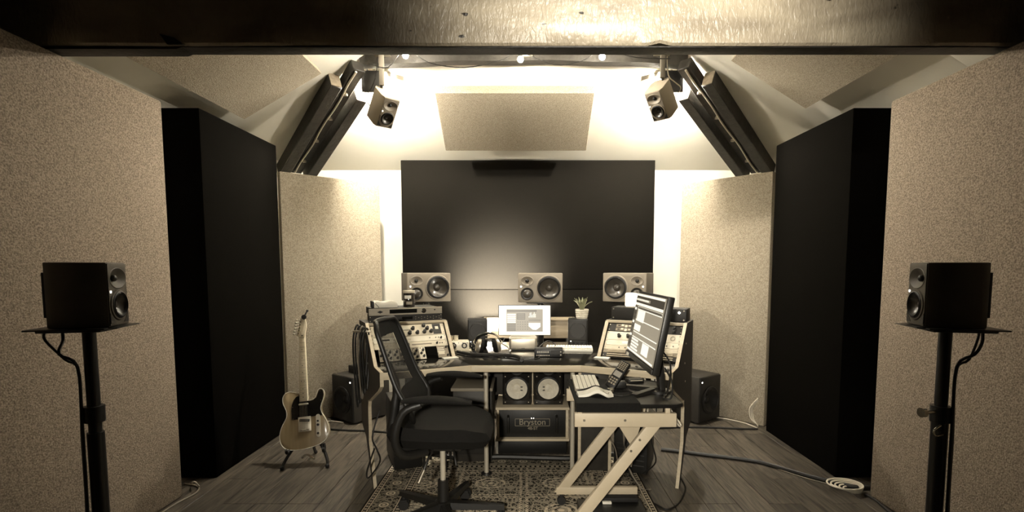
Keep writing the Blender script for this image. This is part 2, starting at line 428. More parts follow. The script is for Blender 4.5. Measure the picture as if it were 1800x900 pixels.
struct(B().box((-EX - .06, (YB + YF) / 2, EZ / 2), (.12, YB - YF, EZ)).build('wall_left', M_PLASTER), 'white wall behind the left felt panels')
struct(B().box((EX + .06, (YB + YF) / 2, EZ / 2), (.12, YB - YF, EZ)).build('wall_right', M_PLASTER), 'white wall behind the right felt panels')
struct(B().box((0, YF - .06, 1.6), (2 * EX + .2, .12, 3.2)).build('wall_front', M_BLACKF), 'dark wall behind the camera')
T = (ZT - EZ) / SL
def slab(pts, name, label):
    b = B(); n = len(pts)
    V = pts + [(p[0], p[1], p[2] + .1) for p in pts]
    b._add(V, [tuple(range(n)), tuple(range(2 * n - 1, n - 1, -1))] + [(i, i + n, (i + 1) % n + n, (i + 1) % n) for i in range(n)])
    return struct(b.build(name, M_PLASTER, smooth=False), label)
slab([(-EX, YB, EZ), (EX, YB, EZ), (EX - T, YB - T, ZT), (-EX + T, YB - T, ZT)], 'ceiling_back', 'white ceiling slope above the back wall')
YM = 2.34
slab([(-EX, YM, EZ), (-EX, YB, EZ), (-EX + T, YB - T, ZT), (-EX + T, YM, ZT)], 'ceiling_left', 'white ceiling slope on the left')
slab([(EX, YM, EZ), (EX, YB, EZ), (EX - T, YB - T, ZT), (EX - T, YM, ZT)], 'ceiling_right', 'white ceiling slope on the right')
slab([(-EX + T, YM, ZT), (EX - T, YM, ZT), (EX - T, YB - T, ZT), (-EX + T, YB - T, ZT)], 'ceiling', 'flat white ceiling between the slopes')
# the front bay on the camera side of the big beam: unseen boarded ceiling and upper walls, coloured dark to lower the bounce
def dark(b, name, label): return struct(b.build(name, M_TIMBER), label)
dark(B().box((0, (YF + YM) / 2, ZT + .05), (2 * EX + .3, YM - YF, .1)), 'ceiling_front', 'dark boarded ceiling on the camera side of the beam')
for s in (-1, 1): dark(B().box((s * (EX + .06), (YF + YM) / 2, (EZ + ZT) / 2), (.12, YM - YF, ZT - EZ)), 'trim_1' if s < 0 else 'trim_2', 'dark boarded upper wall on the camera side, ' + ('left' if s < 0 else 'right'))
dark(B().box((0, YM - .01, (2.665 + ZT) / 2), (2 * EX + .2, .02, ZT - 2.665)), 'trim_3', 'dark boarding above the big beam')

# big felt panels, traps and boards: fabric body + thin dark wooden back frame
def panel(name, label, cat, M, w, d, h, m, bev=.012, group=None, frame=True):
    t = thing(name, label, cat, group=group); t.matrix_world = M
    B().box((0, 0, h / 2), (w, d, h), bev).build('fabric_cover', m, t)
    if frame: B().box((0, d / 2 + .006, h / 2), (w - .02, .012, h - .02)).build('back_frame', M_TIMBER, t)
    return t
for s in (-1, 1):
    side = 'left' if s < 0 else 'right'
    # side wall panels (front face local -Y turned to face the middle)
    panel('felt_panel', 'tall beige felt wall panel behind the %s stand speaker' % side, 'acoustic panel',
          X((s * 2.09, .975, 0), (0, 0, -s * R(90))), 3.95, .1, 2.285, M_BEIGE, .015)
    # deep black bass trap
    panel('bass_trap', 'deep black fabric bass trap against the %s wall' % side, 'bass trap',
          X((s * 2.125, 3.70, 0), (0, 0, -s * R(90))), .97, .25, 2.33, M_BLACKF, .008)
    # angled corner panels
    a, c = Vector((s * 2.03, 4.29)), Vector((s * (1.47 if s > 0 else 1.385), 4.93))
    mid = (a + c) / 2; L = (c - a).length; ang = math.atan2(c.y - a.y, c.x - a.x)
    if s > 0: ang += PI
    panel('corner_panel', 'beige fabric panel across the %s back corner' % side, 'acoustic panel',
          X((mid.x, mid.y, 0), (0, 0, ang)) @ Matrix.Translation((0, .035, 0)), L, .06, 2.15, M_BEIGE2, .01)
def slope_panel(label, m, lo, hi, y0, y1, th, name='ceiling_panel'):
    """rectangular board under a side slope; lo, hi = (x,z) of its lower and upper edge"""
    d = Vector((hi[0] - lo[0], hi[1] - lo[1])); n = Vector((-d.y, d.x)).normalized()
    if n.y < 0: n = -n
    t = thing(name, label, 'acoustic panel', (0, 0, 0))
    P = [lo, hi, (hi[0] + n.x * th, hi[1] + n.y * th), (lo[0] + n.x * th, lo[1] + n.y * th)]
    B().prism(P, y0, y1, 'y', bev=.006).build('fabric_cover', m, t)
    for yy in (y0 + .25, y1 - .25):      # spacer battens that carry it off the slope
        q = [(lo[0] + d.x * .15 + n.x * th, lo[1] + d.y * .15 + n.y * th), (lo[0] + d.x * .85 + n.x * th, lo[1] + d.y * .85 + n.y * th)]
        q += [(q[1][0] + n.x * .03, q[1][1] + n.y * .03), (q[0][0] + n.x * .03, q[0][1] + n.y * .03)]
        B().prism(q, yy - .02, yy + .02, 'y').build('spacer_batten', M_TIMBER, t)
    return t
slope_panel('beige felt panel hung under the left ceiling slope', M_BEIGE2, (-2.01, 2.411), (-1.45, 2.727), 2.37, 3.75, .045)
slope_panel('beige felt panel hung under the right ceiling slope', M_BEIGE2, (1.935, 2.455), (1.41, 2.775), 2.66, 3.65, .045)
slope_panel('pale grey board under the right slope nearest the big beam', M_PLASTER, (2.20, 2.335), (1.65, 2.655), 2.37, 2.62, .03)

# cloud under the back slope
t = thing('cloud_panel', 'thick beige felt panel hung under the back slope above the black panel', 'acoustic panel')
lo, hi = Vector((4.85, 2.44)), Vector((4.30, 2.775)); n = Vector((hi.y - lo.y, lo.x - hi.x)).normalized()
P = [tuple(lo), tuple(hi), tuple(hi + n * .085), tuple(lo + n * .085)]
B().prism(P, -.748, .557, 'x', bev=.008).build('fabric_cover', M_BEIGE2, t)
for xx in (-.5, .3):
    q = [lo + (hi - lo) * .2 + n * .085, lo + (hi - lo) * .8 + n * .085]
    q = [tuple(v) for v in q] + [tuple(q[1] + n * .06), tuple(q[0] + n * .06)]
    B().prism(q, xx - .02, xx + .02, 'x').build('spacer_batten', M_TIMBER, t)

# big dark panel behind the desk: upper and lower boards with a seam
panel('back_panel', 'wide charcoal fabric panel on the back wall above the seam', 'acoustic panel', X((.017, 5.215, 1.142)), 2.514, .13, 1.274, M_GREYF, .006)
panel('back_panel', 'charcoal fabric panel on the back wall below the seam, behind the desk', 'acoustic panel', X((.017, 5.215, .02)), 2.514, .13, 1.117, M_GREYF, .006)
t = thing('wall_rail', 'pale wooden ledge along the back panel behind the monitor', 'ledge', (.03, 4.9, 0))
B().box((0, .05, .77), (.86, .2, .17), .006).build('front_board', M_SKIRT, t)
B().box((0, .05, .862), (.90, .23, .018), .004).build('ledge_top', M_SKIRT, t)
for sx in (-1, 1): B().box((sx * .38, .05, .343), (.05, .12, .685), .004).build('leg', M_SIDE, t)

# ------------------------------------------------------------------ timbers
# the big tie beam across the front with a rough lower edge
bt = B(); rows = []
random.seed(3)
NB = 90
for i in range(NB + 1):
    x = -2.34 + 4.68 * i / NB
    j = .004 * math.sin(x * 5.1) + random.uniform(-.002, .002)
    chip = .012 * max(0, 1 - abs(x - .57) / .05)
    rows.append([(x, 2.27 + j * .4, 2.66), (x, 2.268 + j * .5, 2.50), (x, 2.27 + j, 2.40), (x, 2.27 + j, 2.312 + j * .6 + chip), (x, 2.278 + j, 2.302 + j * .5 + chip),
                 (x, 2.35, 2.303 + j * .5), (x, 2.36, 2.31), (x, 2.36, 2.66)])
bt.grid(rows, closed=True)
bt.bm.faces.new([v for v in list(bt.bm.verts)[:8]]); bt.bm.faces.new([v for v in list(bt.bm.verts)[-8:]])
beam = thing('tie_beam', 'massive old rough timber beam across the top of the room', 'beam')
bt.build('beam_body', M_BEAM, beam)
b = B(); b.prism([(-2.34, 2.288), (-1.5, 2.288), (-1.46, 2.302), (-2.34, 2.302)], 2.276, 2.356, 'y', bev=.002)
b.build('packing_board', M_TIMBER, beam)
B().box((0, 2.319, 2.2995), (4.66, .078, .006), .001).build('underside_shade', M_TIMBER, beam)  # dark strip standing in for the shade under the beam
b = B().prism([(-1.53, 2.302), (-1.46, 2.302), (-1.50, 2.33), (-1.56, 2.345)], 2.262, 2.272, 'y'); b.build('splinter', M_TIMBER, beam)

def timber(p0, p1, wd, ht, off=0, drop=0, t0=0, t1=1, name='rafter', m=None, parent=None):
    p0, p1 = Vector(p0), Vector(p1); d = (p1 - p0); L = d.length; d.normalize()
    side = Vector((d.y, -d.x, 0)).normalized(); up = side.cross(d).normalized()
    if up.z < 0: up = -up
    M = Matrix((side, d, up)).transposed().to_4x4(); M.translation = p0 + side * off - up * drop
    b = B().box((0, (t0 + t1) / 2 * L, 0), (wd, (t1 - t0) * L, ht), .006, seg=1)
    o = b.build(name, m or M_TIMBER, parent); o.matrix_local = M
    return o, M, L
RAF = {}
def ti(k): return .88 if k < 0 else .82
for s in (-1, 1):
    side = 'left' if s < 0 else 'right'
    t = thing('hip_rafter', 'dark timber rafter running up the %s back corner of the ceiling' % side, 'rafter')
    p0 = (s * 2.185, 4.93, 2.285); p1 = ((-1.275, 4.02, 2.885) if s < 0 else (1.20, 4.02, 2.90))
    o, M, L = timber(p0, p1, .10, .09, parent=t); RAF[s] = (M.copy(), L)
    for sd in (-1, 1):
        q, M2, L2 = timber(p0, p1, .09, .12, off=sd * .122, drop=.035, t0=(.0 if sd * s < 0 else -.02), t1=ti(sd * s), name='side_timber', m=M_TIMBER2, parent=t)
        e = B().box((0, ti(sd * s) * L2 + .002, 0), (.084, .006, .114), .001, seg=1).build('cut_end', M_ENDGRAIN, q)
    # ragged nail heads on the side timbers
    c = B()
    pts = [M @ Vector((.006 * math.sin(i * 1.7) + s * -.02, L * (.02 + .97 * i / 9), -.053)) for i in range(10)]
    c.tube([tuple(p) for p in pts], .0085, 8)
    cb = c.build('white_cable', M_CABLEW); tag(cb, 'white cable clipped along the %s rafter' % side, 'cable')
    for i in range(4):
        p = M @ Vector((0, L * (.15 + .22 * i), -.05))
        B().box(tuple(p), (.03, .03, .022), .003).build('cable_clip', M_STEEL, cb)

col = thing('collar_beam', 'dark curved collar timber joining the two rafters under the ceiling', 'beam')
P = []
for i in range(25):
    x = -1.28 + 2.52 * i / 24; P.append((x, 2.905 + .035 * (1 - ((x + .02) / 1.27) ** 2) + .004 * math.sin(x * 9)))
B().prism(P + [(1.24, 3.03), (-1.28, 3.03)], 4.06, 4.15, 'y').build('timber', M_TIMBER2, col)
B().box((.0, 4.05, 2.985), (.10, .03, .05), .004).build('metal_strap', M_STEEL, col)

# ------------------------------------------------------------------ string lights and spots
sl = thing('string_lights', 'string of small round bulbs along the collar timber', 'string lights', (0, 3.80, 0))
wp = [(-1.14, .06, 2.84), (-1.0, .03, 2.80), (-.865, 0, 2.915), (-.7, .02, 2.83), (-.45, .03, 2.80), (-.2, .03, 2.845), (-.041, 0, 2.888), (.2, .03, 2.82), (.4, .03, 2.845), (.545, 0, 2.905), (.8, .03, 2.87), (1.05, .05, 2.87)]
B().tube(wp, .0035, 6).build('wire', M_CABLE, sl)
for (x, z) in ((-.865, 2.872), (-.041, 2.845), (.545, 2.862)):
    so = B().cyl((x, 0, z + .045), (x, 0, z + .012), .012, .014, 12).build('socket', M_BLACK, sl)
    B().sphere((x, 0, z), .021).build('bulb', M_BULB, so)
for s in (-1, 1):
    side = 'left' if s < 0 else 'right'
    cx_ = -1.22 if s < 0 else 1.16
    t = thing('spotlight_bar', 'small metal spotlight bracket at the top of the %s rafter' % side, 'spotlight', (cx_, 4.24, 2.85))
    B().box((0, 0, .07), (.26, .05, .012), .003).build('bracket', M_STEEL, t)
    B().cyl((0, 0, .07), (0, 0, .145), .012, n=12).build('stem', M_STEEL, t)
    B().prism([(-s * .02, .06), (-s * .24, -.005), (-s * .24, .03), (-s * .05, .078)], -.02, .02, 'y').build('wing_plate', M_STEEL, t)
    h = B().lathe([(.0, .05), (.03, .05), (.042, .0), (.045, -.02), (.040, -.02), (.036, .0), (.0, .02)], 20, X((s * .04, 0, .01), (R(14), -s * R(10), 0))).build('lamp_cup', M_STEEL, t)
    B().sphere((s * .04, -.004, -.022), .030).build('bulb', M_SPOT, h)
    bd_ = bpy.data.lights.new('rafter_spot', 'SPOT'); bd_.energy = BEAM_W; bd_.color = WARM; bd_.spot_size = R(124); bd_.spot_blend = .7; bd_.shadow_soft_size = .025
    bo = bpy.data.objects.new('spot_light', bd_); COL.objects.link(bo); bo.parent = t; bo.location = (s * .04, -.004, -.062)
    aim = Vector((s * .95, 5.05, .9)) - Vector((cx_ + s * .04, 4.236, 2.788)); bo.rotation_euler = aim.to_track_quat('-Z', 'Y').to_euler()
    for q in range(2): B().cyl((-s * (.10 + .06 * q), -.03, .05), (-s * (.10 + .06 * q), -.045, .025), .012, .016, 12).sphere((-s * (.10 + .06 * q), -.046, .024), .012).build('small_lamp', M_LED, t)
    B().box((s * .04 - s * .040, -.088, -.035), (.150, .004, .165), .001).build('added_shield', M_BLACKM, t)  # plate added to keep the bulb's light off the near walls
    B().box((s * .04, -.045, .062), (.02, .09, .006), .001).build('added_shield_arm', M_BLACKM, t)

# unseen spotlight added behind the camera as a source for the beam's front light
sp_d = bpy.data.lights.new('beam_spot', 'SPOT'); sp_d.energy = PEND_W; sp_d.color = WARM; sp_d.spot_size = R(74); sp_d.spot_blend = 1.0; sp_d.shadow_soft_size = .04
pd = thing('added_beam_lamp', 'added unseen spotlight behind the camera aimed at the big beam', 'spotlight', (.48, .62, 2.72))
sp_o = bpy.data.objects.new('spot_light', sp_d); COL.objects.link(sp_o); sp_o.parent = pd; sp_o.rotation_euler = (R(83), 0, R(-1))
B().lathe([(.05, .10), (.05, -.03), (.055, -.03), (.055, .104), (0, .104)], 20, X((0, 0, 0), (R(83), 0, R(-1)))).build('lamp_can', M_BLACK, pd)
B().cyl((0, -.04, .0), (0, -.04, .25), .010).build('stem', M_BLACK, pd)
s2_d = bpy.data.lights.new('desk_spot', 'SPOT'); s2_d.energy = DESKSPOT_W; s2_d.color = WARM; s2_d.spot_size = R(56); s2_d.spot_blend = .9; s2_d.shadow_soft_size = .04  # unseen lamp, added so the front light on the desk has a source
FLP = Vector((-.22, -.55, 1.52))
pd = thing('added_desk_lamp', 'added unseen lamp behind the camera aimed at the desk', 'lamp', (FLP.x, FLP.y, 0))
q_ = (Vector((.26, 3.0, .55)) - FLP).to_track_quat('-Z', 'Y').to_euler()
so_ = bpy.data.objects.new('spot_light', s2_d); COL.objects.link(so_); so_.parent = pd; so_.location = (0, 0, FLP.z); so_.rotation_euler = q_
B().lathe([(.05, .10), (.05, -.03), (.055, -.03), (.055, .104), (0, .104)], 20, X((0, 0, FLP.z), q_)).build('lamp_head', M_BLACK, pd)
B().cyl((0, -.10, .02), (0, -.10, FLP.z), .012).build('pole', M_BLACK, pd)
B().lathe([(0, .03), (.12, .024), (.14, 0), (0, 0)], 24, X((0, -.10, 0))).build('base', M_BLACK, pd)

# ------------------------------------------------------------------ loudspeakers
def ring_prof(r, w_, h_): return [(r, 0), (r + w_ * .2, h_), (r + w_ * .8, h_), (r + w_, 0)]
def driver(parent, x, z, y, r, cone=M_CONE, name='woofer', dust=True):
    """cone driver facing -Y with ring, surround and dust cap"""
    o = B().lathe([(r * 1.02, .001), (r * 1.02, .006), (r * .96, .007), (r * .93, .003), (r * .88, .007), (r * .82, .001), (r * .3, -r * .38), (0, -r * .40)], 32, fr(x, y, z)).build(name, cone, parent)
    B().lathe([(r * 1.06, 0), (r * 1.06, .005), (r * .98, .008), (r * .95, .004), (r * .90, .0085), (r * .82, .003)], 32, fr(x, y - .0012, z)).build('surround', M_SURR, o)
    if dust: B().lathe([(r * .34, -r * .36), (r * .28, -r * .26), (r * .15, -r * .2), (0, -r * .18)], 20, fr(x, y - .001, z)).build('dust_cap', cone, o)
    return o
def monitor_body(t, w_, h_, d_, body, front, ch=.014, chd=.03, backch=.035, holes=()):
    """cabinet with bevelled front edges and tapered back; front face at y=-d/2"""
    hw, f_, k = w_ / 2, -d_ / 2, d_ / 2
    plan = [(-hw + ch, f_), (hw - ch, f_), (hw, f_ + chd), (hw, k - backch), (hw - .022, k), (-hw + .022, k), (-hw, k - backch), (-hw, f_ + chd)]
    cab_ = B().prism(plan, 0, h_, 'z', bev=.004).build('cabinet', body, t)
    bf = B().box((0, f_ - .002, h_ / 2), (w_ - 2 * ch - .004, .005, h_ - .008), .002).build('baffle', front, t)
    for o in (cab_, bf): carve(o, holes)
def small_monitor(name, label, loc, rot, body, front, w_=.154, h_=.233, d_=.194):
    t = thing(name, label, 'speaker', loc, rot)
    f_ = -d_ / 2 - .0045
    monitor_body(t, w_, h_, d_, body, front, holes=[(0, f_, h_ * .755, .054, .054 * .68, .024), (0, f_, h_ * .335, .0475, .0475, .03)])
    f_ = -d_ / 2 - .0045
    # elliptical waveguide dish with dome tweeter
    M = fr(0, f_, h_ * .755) @ Matrix.Diagonal((1, .68, 1, 1))
    wg = B().lathe([(.058, .0005), (.054, .002), (.034, -.008), (.014, -.018), (0, -.018)], 32, M).build('waveguide', front, t)
    B().sphere((0, f_ + .012, h_ * .755), .0125, sc=(1, .8, 1)).build('tweeter_dome', M_BLACKM, wg)
    driver(t, 0, h_ * .335, f_, .047)
    B().lathe([(.058, 0), (.056, .004), (.050, .005), (.049, 0)], 32, fr(0, f_, h_ * .335)).build('trim_ring', front, t)
    for s in (-1, 1):
        B().prism([(s * .060, .012), (s * .028, .012), (s * .043, .028), (s * .060, .050)], f_ - .001, f_ + .002, 'y').build('bass_port', M_BLACKM, t)
    B().box((-.050 if name != 'x' else 0, f_ - .0005, h_ * .545), (.008, .003, .008), .001, M=None).build('status_light', M_LED, t)
    B().box((0, d_ / 2 + .008, h_ * .5), (w_ * .55, .018, h_ * .7), .004).build('heatsink', M_BLACKM, t)
    return t
E_ = lambda a, b_, c_: (R(a), R(b_), R(c_))
# two hanging surround speakers; their poses face down towards the chair
def hung(label, label2, ctr, rot, s):
    M = X(ctr, rot); base = M @ Vector((0, 0, -.1165))
    t = small_monitor('surround_speaker', label, tuple(base), rot, M_KHS, M_KH)
    top = M @ Vector((0, .05, .12)); back = M @ Vector((0, .10, .03))
    up = Vector((top.x + s * .02, top.y - .02, 2.93))
    br = thing('speaker_bracket', label2, 'bracket', tuple(up))
    w2 = Vector(up)
    q = lambda v: tuple(Vector(v) - w2)
    pole = B(); c0 = Vector((up.x, up.y, 2.95)); c1 = Vector((up.x, up.y, top.z + .02)); pole.box(q((c0 + c1) / 2), (.035, .03, (c0 - c1).length), .003); pole.build('drop_arm', M_ANTH, br)
    B().cyl(q(c1), q(M @ Vector((0, .105, .05))), .010, n=10).build('tilt_arm', M_BLACKM, br)
    B().box(q((up.x, up.y, 2.953)), (.12, .10, .008), .002).build('mount_plate', M_STEEL, br)
    cab = B().tube([tuple(c0 + Vector((s * .03, 0, -.02))), tuple(c0 + Vector((s * .05, .02, -.15))), tuple(M @ Vector((-s * -.07, .14, .05))), tuple(M @ Vector((s * .085, .17, -.02))), tuple(M @ Vector((s * .04, .12, -.06)))], .0042, 6)
    tag(cab.build('speaker_cable', M_CABLE if s < 0 else M_CABLEW), 'thin cable looping behind the %s hanging speaker' % ('left' if s < 0 else 'right'), 'cable')
hung('grey surround speaker hung from the left rafter', 'drop bracket of the left hanging speaker', (-1.092, 4.02, 2.577), E_(39.1, .5, 42.7), -1)
hung('grey surround speaker hung from the right rafter', 'drop bracket of the right hanging speaker', (1.03, 4.01, 2.63), E_(42.3, .1, -43.4), 1)
# two speakers on floor stands
def floor_stand(s, loc, rz, roll):
    side = 'left' if s < 0 else 'right'
    H_ = 1.143
    t = thing('speaker_stand', 'slim black metal speaker stand against the %s felt panel' % side, 'speaker stand', (loc[0], loc[1], 0), (0, roll, 0))
    zr = Matrix.Rotation(rz, 4, 'Z')
    B().box((0, .02, H_ - .008), (.215, .245, .006), .002, M=zr).build('top_plate', M_BLACKM, t)
    B().box((0, .03, H_ - .016), (.13, .20, .012), .003, M=zr).build('plate_support', M_BLACKM, t)
    lip = B().box((0, -.115, H_ - .006), (.16, .03, .004), .001, M=zr).build('front_lip', M_BLACKM, t)
    B().cyl((0, 0, .62), (0, 0, H_ - .02), .021, n=20).build('inner_tube', M_BLACKM, t)
    B().cyl((0, 0, .02), (0, 0, .80 if s > 0 else .74), .027, n=20).build('outer_tube', M_BLACKM, t)
    cl = B().cyl((0, 0, .78), (0, 0, .84), .033, n=20).build('clamp_collar', M_BLACK, t)
    if s > 0:
        B().cyl((-.03, -.01, .82), (-.075, -.02, .82), .008, n=10).cyl((-.075, -.02, .82), (-.09, -.022, .82), .018, n=14).build('clamp_knob', M_CHROME, cl)
        B().tube([(-.02, -.03, .775), (-.045, -.03, .755), (-.035, -.03, .735), (-.01, -.03, .74)], .003, 6).build('pin_ring', M_CHROME, cl)
    B().lathe([(0, .03), (.06, .028), (.19, .012), (.2, 0), (0, 0)], 32).build('base_plate', M_BLACKM, t)
    b = B()
    e = s * 1
    b.tube([tuple(zr @ Vector((.03, .10, H_ - .02))), tuple(zr @ Vector((.03, .10, H_ - .06))), (s * .06, -.06, H_ - .10), (s * .025, -.03, H_ - .15), (-s * -.02, -.032, H_ - .35), (s * .02, -.034, .5), (s * .025, -.035, .1), (s * .06, .0, .035)], .0055, 6)
    b.tube([tuple(zr @ Vector((-.03, .12, H_ - .02))), tuple(zr @ Vector((-.03, .12, H_ - .05))), (s * .05, -.05, H_ - .12), (s * .03, -.02, H_ - .17), (s * .035, -.02, H_ - .4), (s * .03, -.03, .4), (s * .06, -.03, .1)], .0045, 6)
    b.build('cable', M_CABLE, t)
    return t, H_
for s in (-1, 1):
    side = 'left' if s < 0 else 'right'
    loc = (-1.612, 1.875) if s < 0 else (1.546, 1.875); yaw = -s * R(103)
    t, H_ = floor_stand(s, loc, yaw, 0)
    small_monitor('side_speaker', 'dark grey speaker on the %s floor stand, turned towards the desk' % side, (loc[0], loc[1], H_ - .0045), (0, 0, yaw), M_ANTH, M_ANTH)
# three wide three-way monitors on stands behind the desk
def wide_monitor(label, lab2, ctr, yaw, mirror):
    t = thing('studio_monitor', label, 'speaker', (ctr[0], ctr[1], 1.0575), (0, 0, yaw))
    w_, h_, d_ = .383, .253, .292
    cab_ = B().box((0, .02, h_ / 2), (w_, d_ - .03, h_), .006).build('cabinet', M_ANTH, t)
    f_ = -d_ / 2 + .02
    bf = B().box((0, f_ + .0, h_ / 2), (w_, .03, h_), .008).build('baffle', M_KH, t)
    f_ -= .0155
    k = -1 if mirror else 1
    for o in (cab_, bf): carve(o, [(k * .075, f_, h_ * .50, .095, .095, .05), (-k * .113, f_, h_ * .735, .0545, .0545 * .72, .018), (-k * .113, f_, h_ * .29, .050, .050, .02)])
    driver(t, k * .075, h_ * .50, f_, .094)
    B().lathe([(.112, 0), (.110, .004), (.102, .006), (.100, 0)], 40, fr(k * .075, f_, h_ * .50)).build('trim_ring', M_KH, t)
    wg = B().lathe([(.058, .0005), (.054, .003), (.034, -.006), (.014, -.014), (0, -.014)], 32, fr(-k * .113, f_ - .001, h_ * .735) @ Matrix.Diagonal((1, .72, 1, 1))).build('waveguide', M_KH, t)
    B().sphere((-k * .113, f_ + .004, h_ * .735), .0165, sc=(1, .7, 1)).build('tweeter_dome', M_BLACKM, wg)
    B().lathe([(.056, 0), (.054, .004), (.046, -.008), (.036, -.010), (0, -.010)], 32, fr(-k * .113, f_, h_ * .29)).build('midrange_dish', M_BLACKM, t)
    B().sphere((-k * .113, f_ + .004, h_ * .29), .038, sc=(1, .45, 1)).build('midrange_dome', M_CONE, t)
    B().box((-k * .166, f_ - .001, h_ * .54), (.012, .004, .012), .002).build('status_light', M_LED, t)
    st = thing('monitor_stand', lab2, 'speaker stand', (ctr[0], ctr[1] + .02, 0), (0, 0, yaw))
    B().box((0, 0, 1.05), (.24, .22, .012), .003).build('top_plate', M_BLACKM, st)
    B().cyl((0, 0, .02), (0, 0, 1.045), .03, n=20).build('pole', M_BLACKM, st)
    B().lathe([(0, .03), (.10, .026), (.2, .012), (.21, 0), (0, 0)], 32).build('base_plate', M_BLACKM, st)
    return t
wide_monitor('wide grey three-way monitor speaker behind the left rack', 'black stand under the left wide monitor speaker', (-.905, 4.62), R(23.6), False)
wide_monitor('wide grey three-way monitor speaker in the middle above the screen', 'black stand under the middle wide monitor speaker', (.128, 4.55), R(-3), False)
wide_monitor('wide grey three-way monitor speaker behind the upright display', 'black stand under the right wide monitor speaker', (.912, 4.58), R(-26), True)

# ------------------------------------------------------------------ the desk
WA = R(26); DZ = .77
def wing_matrix(s):
    """local x along the wing outwards (right side), y back, z up; the left wing is mirrored by using -x outwards"""
    return X((s * .33, 3.04, 0), (0, 0, -s * WA))
WM = {s: wing_matrix(s) for s in (-1, 1)}
desk = thing('studio_desk', 'curved studio desk with black top, pale front edge and two sloping racks', 'desk', (0, 3.04, 0))
DI = Matrix.Translation((0, -3.04, 0))
def wp_(s, u, v, z=0): p = WM[s] @ Vector((s * u, v, z)); return (p.x, p.y - 3.04, p.z)
UO = .522
def pl(*pts): return [(p[0], p[1]) for p in pts]
for s in (-1, 1):
    P = pl(wp_(s, .001, 0), wp_(s, UO, 0), wp_(s, UO, .74), wp_(s, .001, .74))
    B().prism(P, DZ - .024, DZ, 'z', bev=.002).build('worktop', M_TOP, desk)
    # pale edging on the front of the wing
    e = B().prism(pl(wp_(s, -.002, -.018), wp_(s, UO + .018, -.018), wp_(s, UO + .018, .0), wp_(s, .003, 0)), DZ - .038, DZ + .001, 'z', bev=.003).build('front_edge', M_CREAM, desk)
P = [(-.329, 0), (.329, 0), tuple(wp_(1, -.001, .74)[:2]), (.55, .98), (-.55, .98), tuple(wp_(-1, -.001, .74)[:2])]
B().prism(P, DZ - .024, DZ, 'z', bev=.002).build('worktop', M_TOP, desk)
B().prism([(-.328, -.018), (.328, -.018), (.33, 0), (-.33, 0)], DZ - .038, DZ + .001, 'z', bev=.003).build('front_edge', M_CREAM, desk)
# side panels with their stepped outline
prof = [(.50, 1.005), (.455, 1.005), (.16, .775), (-.02, .775), (-.02, .70), (.05, .66), (.40, .52), (.42, .48), (.42, .25), (.275, .0), (.33, .0), (.54, .25), (.72, .30), (.72, 1.005)]
for s in (-1, 1):
    Mx = DI @ WM[s]
    a, c = (UO, UO + .018) if s > 0 else (-UO - .018, -UO)
    sp = B().prism(prof, a, c, 'x', M=Mx).build('side_panel', M_SIDE, desk)
    # pale edging strip following the front of the outline
    eb = B()
    fp = prof[1:10]
    for p, q in zip(fp[:-1], fp[1:]):
        d = Vector((q[0] - p[0], q[1] - p[1])); nrm = Vector((d.y, -d.x)).normalized() * .003
        if nrm.x > 0 and d.y < 0: nrm = -nrm
        eb.prism([p, q, (q[0] + nrm.x, q[1] + nrm.y), (p[0] + nrm.x, p[1] + nrm.y)], a - .001, c + .001, 'x', M=Mx)
    eb.build('edge_banding', M_CREAM, sp)
    for i in range(4):
        z = .52 + .12 * i; xx = c + .001 if s > 0 else a - .001
        B().cyl((xx - .001, .40 + .03 * (i % 2), z), (xx + .001, .40 + .03 * (i % 2), z), .006, n=10, M=Mx).build('dowel_cap', M_STEEL, sp)
    # inner cheek of the rack with a small foot plate
    ch = [(.31, DZ), (.33, DZ), (.70, DZ), (.70, .985), (.50, .985), (.485, .985)]
    a2, c2 = (.002, .02) if s > 0 else (-.02, -.002)
    ck = B().prism([(.305, DZ), (.70, DZ), (.70, .99), (.488, .99)], a2, c2, 'x', M=Mx).build('rack_cheek', M_SIDE, desk)
    B().prism([(.293, DZ), (.305, DZ), (.493, .995), (.481, .997)], a2 - .002, c2 + .002, 'x', M=Mx).build('cheek_edge', M_CREAM, ck)
    B().box(((a2 + c2) / 2 + s * .03, .285, DZ + .004), (.10, .05, .008), .003, M=Mx).build('foot_plate', M_WHITE, ck)
    B().box((s * UO / 2, .60, .993), (UO, .24, .016), .002, M=Mx).build('rack_top', M_SIDE, desk)
    B().box((s * UO / 2, .484, .993), (UO - .01, .012, .018), .002, M=Mx).build('rack_top_edge', M_CREAM, desk)
    B().box((s * UO / 2, .705, .88), (UO, .014, .21), .002, M=Mx).build('rack_back', M_SIDE, desk)
# chrome tube legs under the middle
for (x, y) in ((-.26, .22), (.30, .22)):
    lg = B().cyl((x, y, .02), (x, y, DZ - .03), .0145, n=16).build('leg', M_TUBE, desk)
    B().lathe([(0, .02), (.035, .018), (.04, 0), (0, 0)], 20, X((x, y, 0))).build('foot', M_BLACK, lg)
    B().cyl((x, y, DZ - .05), (x, y, DZ - .026), .03, n=16).build('top_flange', M_STEEL, lg)
B().box((0, .93, .55), (1.05, .016, .38), .002).build('modesty_board', M_SIDE, desk)
for s in (-1, 1): B().box((s * .52, .85, .37), (.03, .06, .74), .003).build('rear_leg', M_SIDE, desk)

